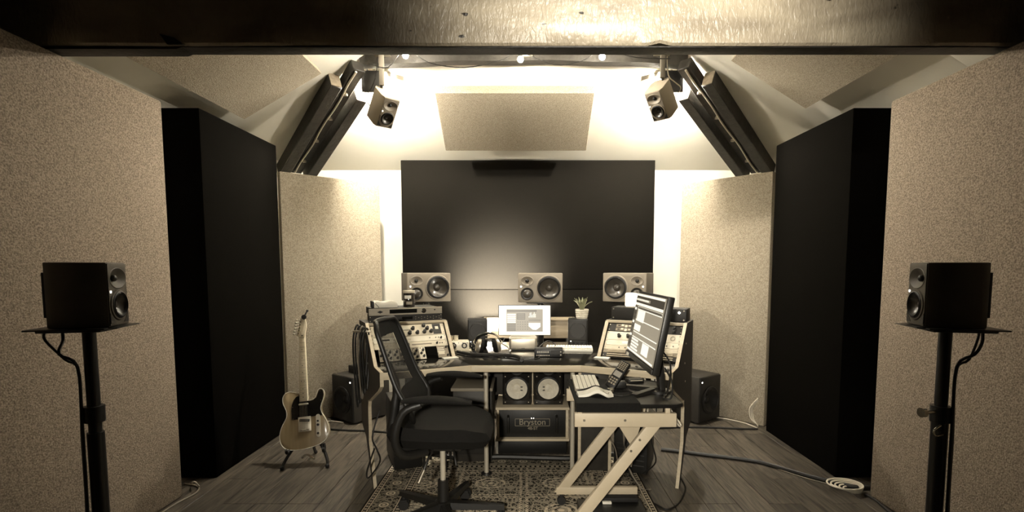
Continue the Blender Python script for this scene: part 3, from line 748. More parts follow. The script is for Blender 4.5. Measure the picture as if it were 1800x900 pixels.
# ------------------------------------------------------------------ rack gear, mounted on the sloping fronts
SLOPE = math.atan2(.985 - DZ, .18)
def rack_matrix(s):
    # local x to the viewer's right along the rack, local z up the slope, local y into the rack; origin bottom middle
    tilt = Matrix.Rotation(-(PI / 2 - SLOPE), 4, 'X')
    return WM[s] @ Matrix.Translation((s * .270, .312, DZ + .003)) @ tilt
KN = {}
def knob(parent, x, z, r=.009, h_=.014, m=M_BLACK, y=0):
    key = (r, h_, m.name)
    if key not in KN:
        me = B().lathe([(r * 1.25, 0), (r * 1.25, .002), (r, .003), (r * .9, h_), (0, h_)], 14).box((0, r * .5, h_), (r * .2, r * .8, .001)).mesh('knob'); me.materials.append(m); KN[key] = me
    return link('knob', KN[key], parent, fr(x, y - .003, z))
def rack_unit(s, z0, hu, label, plate, cat='rack unit', w_=.482, M=None, depth=.14, name='rack_unit', x0=0):
    M = M if M is not None else rack_matrix(s)
    M = M @ Matrix.Translation((x0, 0, z0))
    t = thing(name, label, cat); t.matrix_world = M
    h_ = hu * .04445 - .0012
    B().box((0, -.0015, h_ / 2), (w_, .005, h_), .001, seg=1).build('faceplate', plate, t)
    B().box((0, depth / 2 + .002, h_ / 2), (w_ - .045, depth, h_ - .004)).build('chassis', M_PLATED, t)
    for sx in (-1, 1):
        for zz in ((h_ * .2, h_ * .8) if hu > .8 else (h_ * .5,)):
            if w_ > .3: B().cyl((sx * (w_ / 2 - .008), -.004, zz), (sx * (w_ / 2 - .008), -.0065, zz), .0035, n=8).build('screw', M_STEEL, t)
    return t, h_
def win(t, x, z, w_, h_, m=M_GLASSD, name='display', y=-.0045): return B().box((x, y, z), (w_, .002, h_), .0006, seg=1).build(name, m, t)
def dots(t, xs, z, r=.003, m=M_STEEL, name='button'):
    for x in xs: B().cyl((x, -.003, z), (x, -.007, z), r, n=8).build(name, m, t)
def lettering(t, txt, x, z, size, m=M_LETTER, y=-.0045):
    me = text_mesh(txt, size); me.materials.append(m); return link('lettering', me, t, fr(x, y, z))
U = .04445
# left rack, from the bottom: row of plug-in modules, two slim units, a tall preamp
zz = .002
mods = [(-.19, M_PLATEG), (-.147, M_PLATEW), (-.105, M_PLATE), (-.065, M_PLATEG), (-.022, M_PLATE), (.02, M_PLATEG), (.062, M_PLATEW)]
names = ['grey module at the outer end of the left rack', 'white module beside the outer grey module of the left rack', 'cream module third from the outer end of the left rack',
         'grey module in the middle of the left rack row', 'cream module with small black knobs in the left rack row', 'dark grey module with knobs left of the white one in the left rack', 'white one-knob module beside the empty bay of the left rack']
for (mx, mm), nm in zip(mods, names):
    t, h_ = rack_unit(-1, zz, 2.0, nm, mm, 'rack module', w_=.040, x0=mx, name='rack_module')
    for j in range(3): knob(t, -.008 if j % 2 else .006, h_ * (.22 + .25 * j), .007)
    dots(t, [-.01, .01], h_ * .9, .003, M_BLACK)
t, h_ = rack_unit(-1, zz, 2.0, 'dark grey effects pedal propped in the left rack end', M_PLATEG, 'effects pedal', w_=.075, x0=.198, name='effects_pedal')
for j, (a, c) in enumerate(((.04, .02), (.045, .03), (.05, .045))): win(t, -.012, h_ * (.8 - .15 * j), a, .006, M_PLATEW, 'label_strip')
win(t, -.012, h_ * .36, .04, .016, M_PLATE, 'badge'); knob(t, .025, h_ * .85, .006); knob(t, .025, h_ * .15, .006)
zz += 2 * U
t, h_ = rack_unit(-1, zz, .98, 'slim cream rack unit with row of buttons, lower of the two in the left rack', M_PLATE)
knob(t, -.02, h_ * .5, .008); knob(t, .17, h_ * .5, .006); dots(t, [-.17, -.15, -.13, -.11], h_ * .5); win(t, .07, h_ * .5, .13, .008, M_PLATEG, 'label_strip'); dots(t, [.19, .205], h_ * .5, .004, M_BLACK)
zz += U
t, h_ = rack_unit(-1, zz, .98, 'slim white rack unit above the buttoned one in the left rack', M_PLATEW)
win(t, -.05, h_ * .45, .11, .012, M_PLATE, 'label_strip'); dots(t, [.13, .17, .19], h_ * .5, .0035, M_BLACK); knob(t, .205, h_ * .4, .006); win(t, -.16, h_ * .5, .06, .01, M_GLASSD)
zz += U
t, h_ = rack_unit(-1, zz, 2.0, 'tall cream preamp with meters and large black knobs in the left rack', M_PLATE)
for sx in (-.12, -.03): win(t, sx, h_ * .70, .085, .030, M_PLATEW, 'meter_window'); win(t, sx, h_ * .53, .085, .003, M_BLACK, 'meter_line')
for (x, z) in ((-.20, .35), (-.165, .65), (-.155, .3), (.03, .62), (.005, .24), (.055, .24), (.102, .28), (.148, .30), (.105, .84), (.125, .58)): knob(t, x, h_ * z, .011, .02)
win(t, .19, h_ * .5, .055, h_ * .9, M_PLATED, 'side_panel_insert'); win(t, .19, h_ * .6, .022, .022, M_PLATEW, 'badge', y=-.006)
# two flat units on top of the left rack
TOPM = {s: WM[s] @ Matrix.Translation((s * .270, .50, 1.002)) for s in (-1, 1)}
t, h_ = rack_unit(-1, 0, 1, 'black rack unit with tiny marks lying on top of the left rack', M_PLATED, M=TOPM[-1], depth=.2)
win(t, .005, h_ * .5, .07, .02); 
for j in range(9):
    dots(t, [.06 + .02 * j], h_ * (.5 if j % 2 else .65), .0025, M_LETTER, 'mark')
    if j % 2 == 0: dots(t, [.06 + .02 * j], h_ * .3, .0025, M_LETTER, 'mark')
t, h_ = rack_unit(-1, 1.0 * U, 1.05, 'silver rack interface with dark display, topmost on the left rack', M_SILV, M=TOPM[-1], depth=.25)
win(t, -.02, h_ * .52, .18, .026); knob(t, .115, h_ * .5, .012, .012, M_CHROME); B().lathe([(.016, 0), (.016, .004), (.013, .004)], 20, fr(.115, -.004, h_ * .5)).build('knob_ring', M_BLACK, t)
dots(t, [.19], h_ * .6, .005, M_BLACK)
B().prism([(-.19, h_ * .5), (-.17, h_ * .3), (-.15, h_ * .5), (-.17, h_ * .7)], -.005, -.003, 'y').build('diamond_mark', M_BLACK, t)
# jar and folded white paper on it
JM = TOPM[-1] @ Vector((.03, .05, 2.06 * U)); JZ = JM.z
jar = thing('storage_jar', 'dark glass jar with pale lid on the silver interface', 'jar', (JM.x, JM.y, JZ))
B().lathe([(0, 0), (.036, 0), (.038, .004), (.038, .088), (.034, .094), (0, .094)], 28).build('glass', M_JARG, jar)
B().lathe([(0, .094), (.039, .094), (.040, .098), (.040, .108), (.037, .111), (0, .111)], 28).build('lid', M_PLATE, jar)
lb = B(); rows = []
for z in (.056, .078): rows.append([(.0388 * math.sin(a), -.0388 * math.cos(a), z) for a in [R(-35 + 7 * i) for i in range(11)]])
lb.grid(rows); lb.build('label', M_WHITE, jar)
lb = B(); rows = []
for z in (.018, .038): rows.append([(.0388 * math.sin(a), -.0388 * math.cos(a), z) for a in [R(-15 + 6 * i) for i in range(11)]])
lb.grid(rows); lb.build('small_label', M_LETTER, jar)
PMt = TOPM[-1] @ Vector((-.125, .09, 2.06 * U))
pk = thing('paper_packet', 'white folded paper packet beside the jar on the left rack', 'packet', tuple(PMt), (0, 0, WA))
b = B(); rows = []
for i in range(9):
    x = -.075 + .15 * i / 8; hh = .040 + .004 * math.sin(i * 1.3) - (.006 if i in (0, 8) else 0)
    rows.append([(x, -.055, 0), (x, -.058, hh * .5), (x, -.05, hh * .95), (x, -.03, hh), (x, .05, hh), (x, .055, 0)])
b.grid(rows, closed=True); b.bm.verts.ensure_lookup_table(); b.bm.faces.new(list(b.bm.verts)[:6]); b.bm.faces.new(list(b.bm.verts)[-6:])
b.build('paper', M_PAPER, pk)
B().box((-.082, -.02, .022), (.014, .07, .044), .004).build('dark_clip', M_BLACK, pk)
b = B().tube([(-.068, -.0585, .03), (-.06, -.060, .02), (-.05, -.0575, .010), (-.045, -.057, .002)], .0018, 5).build('pen_line', M_BLACK, pk)

# right rack
zz = .002
for nm, pm_, hu in (('bare brass rail blank, lowest in the right rack', M_PLATED, .8), ('dim grey slim unit above the brass rails in the right rack', M_PLATEG, .62), ('cream slim unit with small switches in the right rack', M_PLATE, .72),
                    ('white slim unit below the knobbed one in the right rack', M_PLATEW, .95), ('tall cream unit with black knobs in the right rack', M_PLATEW, 1.45), ('black unit with two pale printed rows, topmost in the right rack', M_PLATED, 1.5)):
    t, h_ = rack_unit(1, zz, hu, nm, pm_)
    if 'brass' in nm:
        for q in (.3, .7): B().cyl((-.21, -.008, h_ * q), (.21, -.008, h_ * q), .003, n=8).build('rail', M_CREAM, t)
    elif 'dim' in nm: dots(t, [-.12, -.06, 0, .06], h_ * .5, .003, M_STEEL)
    elif 'switches' in nm:
        dots(t, [-.14, -.1, .15], h_ * .5, .004, M_BLACK); win(t, -.03, h_ * .5, .05, .014, M_PLATEG, 'switch_block'); dots(t, [.0, .05, .10], h_ * .4, .005, M_BLACK)
    elif 'below' in nm: win(t, -.10, h_ * .55, .05, .02, M_SCRB, 'lit_meter'); dots(t, [.12, .16, .2], h_ * .4, .004, M_BLACK)
    elif 'tall' in nm:
        for x in (-.155, -.095, -.035, .02): knob(t, x, h_ * .45, .011, .022)
        win(t, .10, h_ * .5, .03, .03, M_PLATEG, 'meter_window'); win(t, .10, h_ * .5, .02, .02, M_PLATEW, 'meter_scale', y=-.006); win(t, .145, h_ * .5, .006, .045, M_BLACK, 'fader_slot')
        B().lathe([(.016, 0), (.016, .003), (.012, .003), (.012, 0)], 20, fr(.19, -.004, h_ * .5)).build('dial_ring', M_STEEL, t)
    else:
        for q in (.27, .72):
            win(t, -.02, h_ * q, .34, .024, M_PLATEG, 'printed_row')
            for j in range(14): win(t, -.17 + .024 * j, h_ * q + .004 * math.sin(j * 2.1), .016, .008 + .006 * (j % 3), M_PLATEW if j % 4 else M_BLACK, 'print_mark', y=-.0058)
        knob(t, .19, h_ * .72, .010); knob(t, .19, h_ * .27, .010)
    zz += hu * U
# black box with lamp on top of right rack
bx = thing('equipment_box', 'black flat-fronted box with corner screws on top of the right rack', 'equipment box'); bx.matrix_world = TOPM[1] @ Matrix.Translation((0, .06, 0))
B().box((0, .07, .042), (.50, .16, .084), .004).build('case', M_PLATED, bx)
for x in (-.235, .235):
    for z in (.012, .072): B().cyl((x, -.011, z), (x, -.014, z), .005, n=8).build('screw', M_STEEL, bx)
B().sphere((.205, -.012, .06), .008, sc=(1, .5, 1)).build('pilot_light', M_LED, bx)
lm = thing('table_lamp', 'small glowing cylinder lamp on the black box', 'lamp'); lm.matrix_world = TOPM[1] @ Matrix.Translation((-.13, .12, .0845))
B().lathe([(0, .004), (.038, .004), (.042, .010), (.042, .088), (.036, .094), (0, .094)], 28).build('shade', M_LAMPW, lm)
B().lathe([(0, 0), (.036, 0), (.036, .006), (0, .006)], 24).build('base', M_SKIRT, lm)

# ------------------------------------------------------------------ things on the desk
TZ = DZ + .0005
def desk_speaker(label, loc, rz):
    t = thing('desk_speaker', label, 'speaker', (loc[0], loc[1], TZ), (0, 0, rz))
    w_, h_, d_ = .145, .205, .15
    cab_ = B().box((0, 0, h_ / 2 + .004), (w_, d_, h_), .008).build('cabinet', M_BLACK, t)
    bf = B().box((0, -d_ / 2 - .002, h_ * .62), (w_ - .012, .006, h_ * .72), .004).build('baffle', M_PLATED, t)
    for o in (cab_, bf): carve(o, [(0, -d_ / 2 - .005, h_ * .62, .0555, .0555, .035)])
    driver(t, 0, h_ * .62, -d_ / 2 - .006, .055)
    for j in range(4):
        knob(t, -.045 + .03 * j, .032, .006, .010, M_BLACKM, -d_ / 2)
        B().cyl((-.045 + .03 * j, -d_ / 2, .016), (-.045 + .03 * j, -d_ / 2 - .003, .016), .003, n=8).build('button', M_STEEL, t)
    B().box((-.05, -d_ / 2 - .001, .047), (.006, .003, .006), .001).build('status_light', M_LED, t)
    for sx in (-1, 1): B().box((sx * .05, 0, .002), (.03, .1, .004)).build('foot', M_RUB, t)
    return t
desk_speaker('small black speaker left of the desk monitor', (-.362, 3.78), R(6))
desk_speaker('small black speaker under the potted plant', (.385, 3.80), R(-6))
# plant on the right one
ph = TZ + .2095
pp = thing('potted_plant', 'small spiky plant in a white woven pot on the black desk speaker', 'potted plant', (.415, 3.80, ph))
B().lathe([(0, 0), (.040, 0), (.042, .006), (.049, .064), (.050, .068), (.046, .068), (.044, .058), (0, .056)], 24).build('pot', M_POT, pp)
for j in range(4): B().lathe([(.0425 + .0018 * j, .010 + .014 * j), (.0455 + .0018 * j, .014 + .014 * j), (.0435 + .0018 * j, .020 + .014 * j)], 24).build('woven_band', M_POT, pp)
B().lathe([(0, .059), (.043, .058), (.043, .054), (0, .054)], 20).build('soil', M_SOIL, pp)
random.seed(11)
for j in range(13):
    a = 2 * PI * j / 13 + random.uniform(-.2, .2); out = random.choice((.35, .6, .9, 1.1)); L = random.uniform(.085, .12)
    rows = []
    for i in range(7):
        q = i / 6; el = R(82) - out * q * 1.0; wd = .011 * math.sin(PI * min(1, .25 + .75 * q)) + .0015
        if i == 0: pos = Vector((.008, 0, .055))
        else: pos = pos + Vector((math.cos(el), 0, math.sin(el))) * L / 6
        rows.append([(pos.x, -wd, pos.z + .004), (pos.x + .001, 0, pos.z), (pos.x, wd, pos.z + .004)])
    lf = B().grid(rows, M=Matrix.Rotation(a, 4, 'Z'))
    lf.grid([[(p[0], p[1], p[2] - .0012) for p in r_] for r_ in rows], M=Matrix.Rotation(a, 4, 'Z'))
    lf.build('leaf', M_LEAF, pp)
# monitor on its foot
mo = thing('desk_monitor', 'small bright computer monitor in the middle of the desk', 'monitor', (-.012, 3.80, TZ), (R(0), 0, 0))
Tm = X((0, 0, .195), (R(-5), 0, 0))
B().box((0, .012, 0), (.392, .022, .228), .005, M=Tm).build('housing', M_BLACKM, mo)
scr = B().box((0, -.0005, 0), (.384, .003, .220), .001, M=Tm, seg=1).build('screen', M_SCRB, mo)
def sq(x0, z0, x1, z1, m, d, parent, M, name='screen_window'):
    return B().box(((x0 + x1) / 2, -.0022 - d * .0004, (z0 + z1) / 2), (abs(x1 - x0), .0006, abs(z1 - z0)), M=M).build(name, m, parent)
sq(-.19, .095, .19, .108, M_SCRB, 0, scr, Tm, 'menu_bar')
sq(-.135, -.085, .135, .082, M_SCRM, 0, scr, Tm)
sq(-.132, .062, .09, .076, M_SCRD, 1, scr, Tm, 'title_row')
for j in range(9):
    sq(-.130, .048 - .0145 * j, -.066, .038 - .0145 * j, M_SCRB if j < 5 else M_SCRD, 1, scr, Tm, 'list_row')
sq(-.058, .004, .005, .052, M_SCRD, 1, scr, Tm, 'plot_panel')
for j in range(4): sq(-.05, .012 + .010 * j, 0, .015 + .010 * j, M_SCRM, 2, scr, Tm, 'plot_line')
for j in range(5):
    for k in range(4):
        sq(-.053 + .018 * j, -.010 - .018 * k, -.047 + .018 * j, -.016 - .018 * k, M_SCRD, 1, scr, Tm, 'dial_mark')
for j in range(7): sq(.030 + .008 * j, .02, .034 + .008 * j, .03 + .03 * abs(math.sin(j * 2.2)), M_SCRB, 1, scr, Tm, 'level_bar')
B().prism([(.03, -.02), (.118, -.02), (.118, -.05), (.085, -.073), (.06, -.070), (.03, -.045)], -.0032, -.0024, 'y', M=Tm).build('graph_shape', M_SCRB, scr)
sq(.03, -.002, .12, .003, M_SCRD, 1, scr, Tm, 'caption_line')
B().box((0, .05, .085), (.05, .02, .17), .004).build('neck', M_BLACKM, mo)
B().box((0, .05, .006), (.20, .14, .011), .004).build('foot', M_BLACKM, mo)
# silver computer under it
mc = thing('mini_computer', 'silver box-shaped mini computer in front of the monitor', 'computer', (-.022, 3.655, TZ))
B().box((0, 0, .049), (.197, .15, .09), .016, seg=4).build('case', M_SILV, mc)
B().box((0, 0, .003), (.16, .12, .006), .002).build('foot_ring', M_BLACK, mc)
for x in (-.07, -.058): B().box((x, -.0755, .018), (.003, .002, .010), .0008).build('port', M_BLACK, mc)
B().box((.0, -.0755, .018), (.024, .002, .004), .0008).build('card_slot', M_BLACK, mc)
# black desktop interface
ai = thing('audio_controller', 'black desktop controller with two lit displays near the desk edge', 'controller', (.148, 3.36, TZ), (0, 0, R(-3)))
B().box((0, 0, .028), (.185, .10, .052), .004).build('case', M_BLACK, ai)
win_ = lambda x, z, w_, h_, m, n: B().box((x, -.0512, z), (w_, .002, h_), .0006, seg=1).build(n, m, ai)
win_(-.036, .034, .085, .022, M_GLASSD, 'display')
for j in range(6): B().box((-.070 + .0135 * j, -.0525, .036), (.010, .001, .012)).build('lit_segment', M_SCRM, ai)
win_(.048, .036, .07, .024, M_PLATED, 'right_panel')
for j in range(7): B().cyl((-.075 + .013 * j, -.051, .014), (-.075 + .013 * j, -.055, .014), .0035, n=8).build('button', M_STEEL, ai)
for j in range(2): B().cyl((.080, -.051, .018 + .02 * j), (.080, -.055, .018 + .02 * j), .004, n=8).build('button', M_STEEL, ai)
# white keyboard
kb = thing('desk_keyboard', 'white computer keyboard lying in front of the right desk speaker', 'keyboard', (.305, 3.60, TZ), (0, 0, R(-5)))
B().box((0, 0, .012), (.33, .115, .018), .005, M=X((0, 0, 0), (R(4), 0, 0))).build('case', M_WHITE, kb)
kme = B().box((0, 0, 0), (.0165, .0165, .006), .0015, seg=1).mesh('key'); kme.materials.append(M_WHITE)
for r_ in range(5):
    for c_ in range(17):
        link('key', kme, kb, X((-.152 + .019 * c_, -.040 + .0195 * r_, .0235 + .0014 * r_)))
# headphones
hp = thing('headphones', 'silver and black headphones lying behind the front edge of the desk', 'headphones', (-.26, 3.47, TZ), (0, 0, R(12)))
for s in (-1, 1):
    M = X((s * .064, 0, .055), (0, s * R(90 - 12), 0))
    cu = B().lathe([(0, .020), (.020, .021), (.040, .016), (.049, .004), (.050, -.004), (.046, -.008), (0, -.008)], 28, M).build('ear_cup', M_SILV, hp)
    B().lathe([(.018, -.030), (.042, -.032), (.048, -.022), (.046, -.008), (.03, -.006)], 28, M).build('ear_pad', M_SOFT, cu)
    B().tube([(s * .082, .0, .055), (s * .098, .02, .075), (s * .085, .05, .09)], .0035, 8).build('yoke', M_STEEL, hp)
rows = []
for i in range(15):
    a = PI * i / 14; rows.append([(-.088 * math.cos(a), .05 + dx, .088 + .055 * math.sin(a) - .35 * abs(dx)) for dx in (-.02, -.008, .008, .02)])
hb = B().grid(rows); hb.grid([[(p[0] * .95, p[1], p[2] - .006) for p in r_] for r_ in rows]); hb.build('headband', M_BLACK, hp)
for j in range(3): B().box((0, .028 - .0 * j, .142 - .022 * j), (.03, .004, .006), .001).build('band_mark', M_LETTER, hp)
# small two-knob preamp with two little cups on it
pb = thing('desk_preamp', 'small cream box with two black dials beside the left rack', 'preamp', (-.485, 3.64, TZ), (0, 0, R(8)))
B().box((0, 0, .034), (.15, .12, .060), .005).build('case', M_PLATEW, pb)
for x in (-.035, .04):
    B().lathe([(.020, 0), (.020, .002), (.0, .002)], 20, fr(x, -.06, .036)).build('dial_plate', M_BLACK, pb); knob(pb, x, .036, .010, .014, M_STEEL, -.06)
for j in range(5): B().cyl((-.06 + .03 * j, -.06, .056), (-.06 + .03 * j, -.063, .056), .003, n=8).build('button', M_BLACK, pb)
B().box((0, -.005, .002), (.18, .14, .004), .001).build('foot_mat', M_PLATE, pb)
for j, (dx, nm) in enumerate(((-.055, 'tin cup on the cream preamp, nearer the left rack'), (-.018, 'tin cup on the cream preamp, nearer the black speaker'))):
    c = B().lathe([(0, 0), (.014, 0), (.016, .004), (.016, .036), (.0145, .036), (.0145, .004), (0, .003)], 18).build('tin_cup', M_PLATE)
    p = X((-.485, 3.64, TZ), (0, 0, R(8))) @ Vector((dx + .0, .01, .0642)); c.location = p; tag(c, nm, 'cup')
    B().lathe([(.016, .033), (.0172, .034), (.0172, .037), (.015, .037)], 18).build('rim', M_STEEL, c)
# light bar behind the monitor
ld = bpy.data.lights.new('bar_light', 'SPOT'); ld.energy = DESK_UP; ld.color = WARM; ld.spot_size = R(100); ld.spot_blend = .8; ld.shadow_soft_size = .03
lb_ = thing('light_bar', 'bright white light bar standing behind the desk beside the monitor', 'lamp', (-.36, 4.56, 0))
B().box((0, 0, .82), (.09, .03, .075), .004).build('glowing_tube', M_BAR, lb_)
lo2 = bpy.data.objects.new('spot_light', ld); COL.objects.link(lo2); lo2.parent = lb_; lo2.location = (.0, .075, .875)
lo2.rotation_euler = Vector((.06, .55, .24)).to_track_quat('-Z', 'Y').to_euler()
B().cyl((0, 0, .02), (0, 0, .785), .010, n=12).build('pole', M_BLACKM, lb_)
B().lathe([(0, .02), (.08, .016), (.09, 0), (0, 0)], 20).build('base', M_BLACKM, lb_)
# thick black cable lying over the desk, and messy leads
def cable(name, label, pts, r, m=M_CABLE, n=8, sm=6, closed=False):
    return tag(B().tube(pts, r, n, smooth=sm, closed=closed).build(name, m), label, 'cable')
cable('desk_cable', 'thick black sleeved cable lying across the front of the desk', [(-.47, 3.47, TZ + .012), (-.36, 3.36, TZ + .012), (-.20, 3.33, TZ + .013), (-.08, 3.29, TZ + .013), (-.03, 3.20, TZ + .012), (-.03, 3.14, TZ + .012)], .0115)
cable('desk_cable', 'thin black lead from the headphones across the desk', [(-.19, 3.42, TZ + .005), (-.10, 3.26, TZ + .005), (.0, 3.19, TZ + .005), (.08, 3.27, TZ + .005), (.07, 3.33, TZ + .005)], .003)
cable('desk_cable', 'tangled black lead between the left speaker and the computer', [(-.25, 3.70, TZ + .01), (-.19, 3.60, TZ + .04), (-.16, 3.72, TZ + .07), (-.22, 3.78, TZ + .05), (-.14, 3.68, TZ + .015), (-.12, 3.58, TZ + .008)], .0035)
cable('desk_cable', 'black lead looping behind the controller on the desk', [(.06, 3.45, TZ + .006), (.10, 3.56, TZ + .04), (.16, 3.66, TZ + .06), (.21, 3.62, TZ + .03), (.13, 3.50, TZ + .006)], .0035)

# ------------------------------------------------------------------ under the desk
cs = thing('amplifier_case', 'pale-edged wooden rack case under the desk', 'rack case', (.045, 3.62, 0))
for z, nm in ((.345, 'top_board'), (.115, 'bottom_board')): B().box((0, .19, z), (.53, .40, .018), .002).build(nm, M_CREAM, cs)
for sx in (-1, 1): B().box((sx * .25, .19, .23), (.018, .38, .212), .002).build('side_board', M_CREAM, cs)
B().box((0, .375, .23), (.48, .01, .21)).build('back_board', M_SIDE, cs)
B().box((0, .20, .053), (.50, .34, .106), .004).build('plinth', M_BLACK, cs)
am = thing('power_amplifier', 'black power amplifier with outlined lettering inside the pale rack case', 'amplifier', (.045, 3.645, .1245))
B().box((0, .002, .104), (.478, .006, .204), .002).build('faceplate', M_BLACK, am)
B().box((0, .15, .104), (.44, .28, .19)).build('chassis', M_BLACKM, am)
for sx in (-1, 1): B().tube([(sx * .175, -.0, .045), (sx * .175, -.035, .05), (sx * .175, -.035, .155), (sx * .175, 0, .16)], .008, 8, smooth=3).build('handle', M_BLACKM, am)
for x in (-.007, .009): B().cyl((x, 0, .142), (x, -.003, .142), .0035, n=8).build('power_light', M_LED, am)
lettering(am, 'Bryston', 0, .112, .062, y=-.0015); lettering(am, '4B-ST', .003, .066, .030, y=-.0015)
fm = B()
for (z) in (.085, .137): fm.box((0, -.0015, z), (.25, .001, .0025))
for (x) in (-.125, .125): fm.box((x, -.0015, .111), (.0025, .001, .053))
fm.build('letter_frame', M_LETTER, am)
for k, (x, nm) in enumerate(((-.068, 'left'), (.162, 'right'))):
    t = thing('bookshelf_speaker', 'black speaker with white cone standing on the rack case, %s of the pair' % nm, 'speaker', (x, 3.78, .3545))
    cab_ = B().box((0, 0, .18), (.21, .19, .36), .004).build('cabinet', M_DARKW, t)
    f_ = -.0955
    carve(cab_, [(0, f_, .118, .079, .079, .045)])
    cn = B().lathe([(.088, 0), (.088, .005), (.080, .008), (.078, .001)], 36, fr(0, f_, .118)).build('surround', M_SURR, t)
    B().lathe([(.076, .003), (.066, .001), (.028, -.026), (.026, -.020), (.014, -.014), (0, -.012)], 36, fr(0, f_ + .002, .118)).build('white_cone', M_WCONE, t)
    for q in (-1, 1): B().box(((1 if k == 0 else -1) * .034, f_ + .008, .118 + q * .012), (.016, .006, .008), .002).build('cone_terminal', M_BLACK, t)
    B().lathe([(.052, 0), (.05, .004), (.034, .004), (.03, .0), (.018, .004), (0, .008)], 28, fr(0, f_, .27)).build('tweeter', M_BLACKM, t)
    for sx in (-1, 1): B().tube([(sx * .082, f_, .075), (sx * .088, f_ - .004, .10), (sx * .082, f_, .16)], .0025, 6).build('grille_clip', M_CHROME, t)
    for qx in (-1, 1):
        for qz in (.02, .21): B().cyl((qx * .085, f_, qz), (qx * .085, f_ - .003, qz), .004, n=8).build('screw', M_STEEL, t)
wsp = tag(B().box((.047, 3.79, .49), (.008, .16, .27), .001).build('wooden_divider', M_CREAM), 'thin pale board between the two white-coned speakers', 'board')
# grey drawer unit behind the chair
gu = thing('drawer_unit', 'low grey cabinet with a pale lid under the left of the desk', 'cabinet', (-.372, 3.62, 0))
B().box((0, .02, .26), (.265, .34, .50), .004).build('body', M_SIDE, gu)
B().box((0, .0, .525), (.285, .37, .022), .003).build('lid', M_GREYB, gu)
for z in (.15, .34): d = B().box((0, -.155, z), (.25, .012, .17), .003).build('drawer', M_PLATED, gu); B().box((0, -.166, z + .05), (.09, .012, .010), .003).build('handle', M_STEEL, d)
pf = thing('paper_stack', 'bright white sheets stacked under the desk behind the armrest', 'paper', (-.602, 3.40, .36))
B().box((0, 0, .052), (.13, .20, .075), .002).build('upper_sheets', M_PAPER, pf); B().box((0, 0, .007), (.12, .19, .014), .001).build('lower_sheets', M_PAPER, pf)
ps = thing('paper_shelf', 'small dark shelf frame holding the white sheets under the desk', 'shelf', (-.602, 3.40, 0))
for z in (.34, .12): B().box((0, 0, z + .009), (.16, .24, .018), .002).build('shelf_board', M_SIDE, ps)
for sx in (-1, 1):
    for sy in (-1, 1): B().box((sx * .07, sy * .11, .17), (.016, .016, .34), .001).build('post', M_BLACKM, ps)
lt = thing('computer_tower', 'black computer case with small lights under the left end of the desk', 'computer', (-.865, 3.53, 0), (0, 0, R(22)))
B().box((0, 0, .23), (.19, .40, .44), .006).build('case', M_BLACK, lt)
for x, z in ((-.05, .40), (-.02, .34), (.05, .38)): B().sphere((x, -.202, z), .006).build('status_light', M_LED, lt)
for sx in (-1, 1): B().box((sx * .07, 0, .005), (.03, .3, .010)).build('foot', M_RUB, lt)
rt = thing('network_box', 'dark equipment box with a light under the right end of the desk', 'equipment box', (.74, 3.42, 0), (0, 0, R(-22)))
B().box((0, 0, .17), (.22, .30, .32), .006).build('case', M_BLACK, rt); B().sphere((.03, -.152, .25), .006).build('status_light', M_LED, rt)
for sx in (-1, 1): B().box((sx * .08, 0, .005), (.03, .24, .010)).build('foot', M_RUB, rt)
for j in range(5): B().box((0, -.151, .06 + .035 * j), (.18, .004, .008), .001).build('vent_slat', M_PLATED, rt)
pt = thing('pedestal', 'dark pedestal with pale front edges under the right of the desk', 'pedestal', (.45, 3.30, 0))
for x in (-.10, .10): B().box((x, 0, .36), (.02, .02, .70), .002).build('front_post', M_CREAM, pt)
B().box((0, .17, .36), (.22, .32, .70), .003).build('body', M_SIDE, pt)
# power strip and dangling leads under the right of the desk
random.seed(21)
wires = [((.58, 3.14, .73), (.60, 3.12, .40), (.63, 3.10, .14), (.70, 3.02, .02), (.76, 3.03, .006)), ((.66, 3.10, .73), (.63, 3.08, .45), (.60, 3.06, .22), (.64, 3.04, .08), (.72, 3.14, .01)),
         ((.72, 3.10, .73), (.74, 3.06, .5), (.71, 3.05, .30), (.66, 3.06, .2), (.64, 3.05, .14)), ((.78, 3.08, .73), (.79, 3.05, .46), (.76, 3.04, .32), (.80, 3.08, .16), (.74, 3.16, .05)),
         ((.52, 3.14, .73), (.53, 3.12, .52), (.49, 3.13, .36), (.56, 3.14, .22), (.58, 3.14, .08))]
wl = ['grey lead hanging nearest the sloping table leg', 'black lead hanging in front of the dark box under the desk', 'pale lead bunched under the right desk wing', 'black lead hanging beside the right desk side panel', 'thin lead hanging beside the pale pedestal post']
for j, (p, l_) in enumerate(zip(wires, wl)): cable('hanging_lead', l_, p, (.006, .004, .0055, .0045, .004)[j], (M_CABLEG, M_CABLE, M_CABLEW, M_CABLE, M_CABLEG)[j])
cable('hanging_lead', 'white cable loop hanging off the corner of the side table', [(.735, 2.62, .70), (.745, 2.60, .62), (.78, 2.58, .55), (.80, 2.60, .545), (.76, 2.64, .61), (.742, 2.66, .70)], .0045, M_CABLEW)
cable('floor_cable', 'thick black cable bundle on the floor in front of the rack case', [(-.75, 3.62, .02), (-.45, 3.50, .02), (-.2, 3.52, .025), (.1, 3.50, .025), (.35, 3.50, .022), (.62, 3.58, .02)], .020)
cable('floor_cable', 'grey flex on the floor behind the black cable bundle', [(-.5, 3.575, .012), (-.2, 3.572, .012), (.1, 3.565, .012), (.34, 3.58, .012), (.5, 3.66, .01)], .010, M_CABLEG)
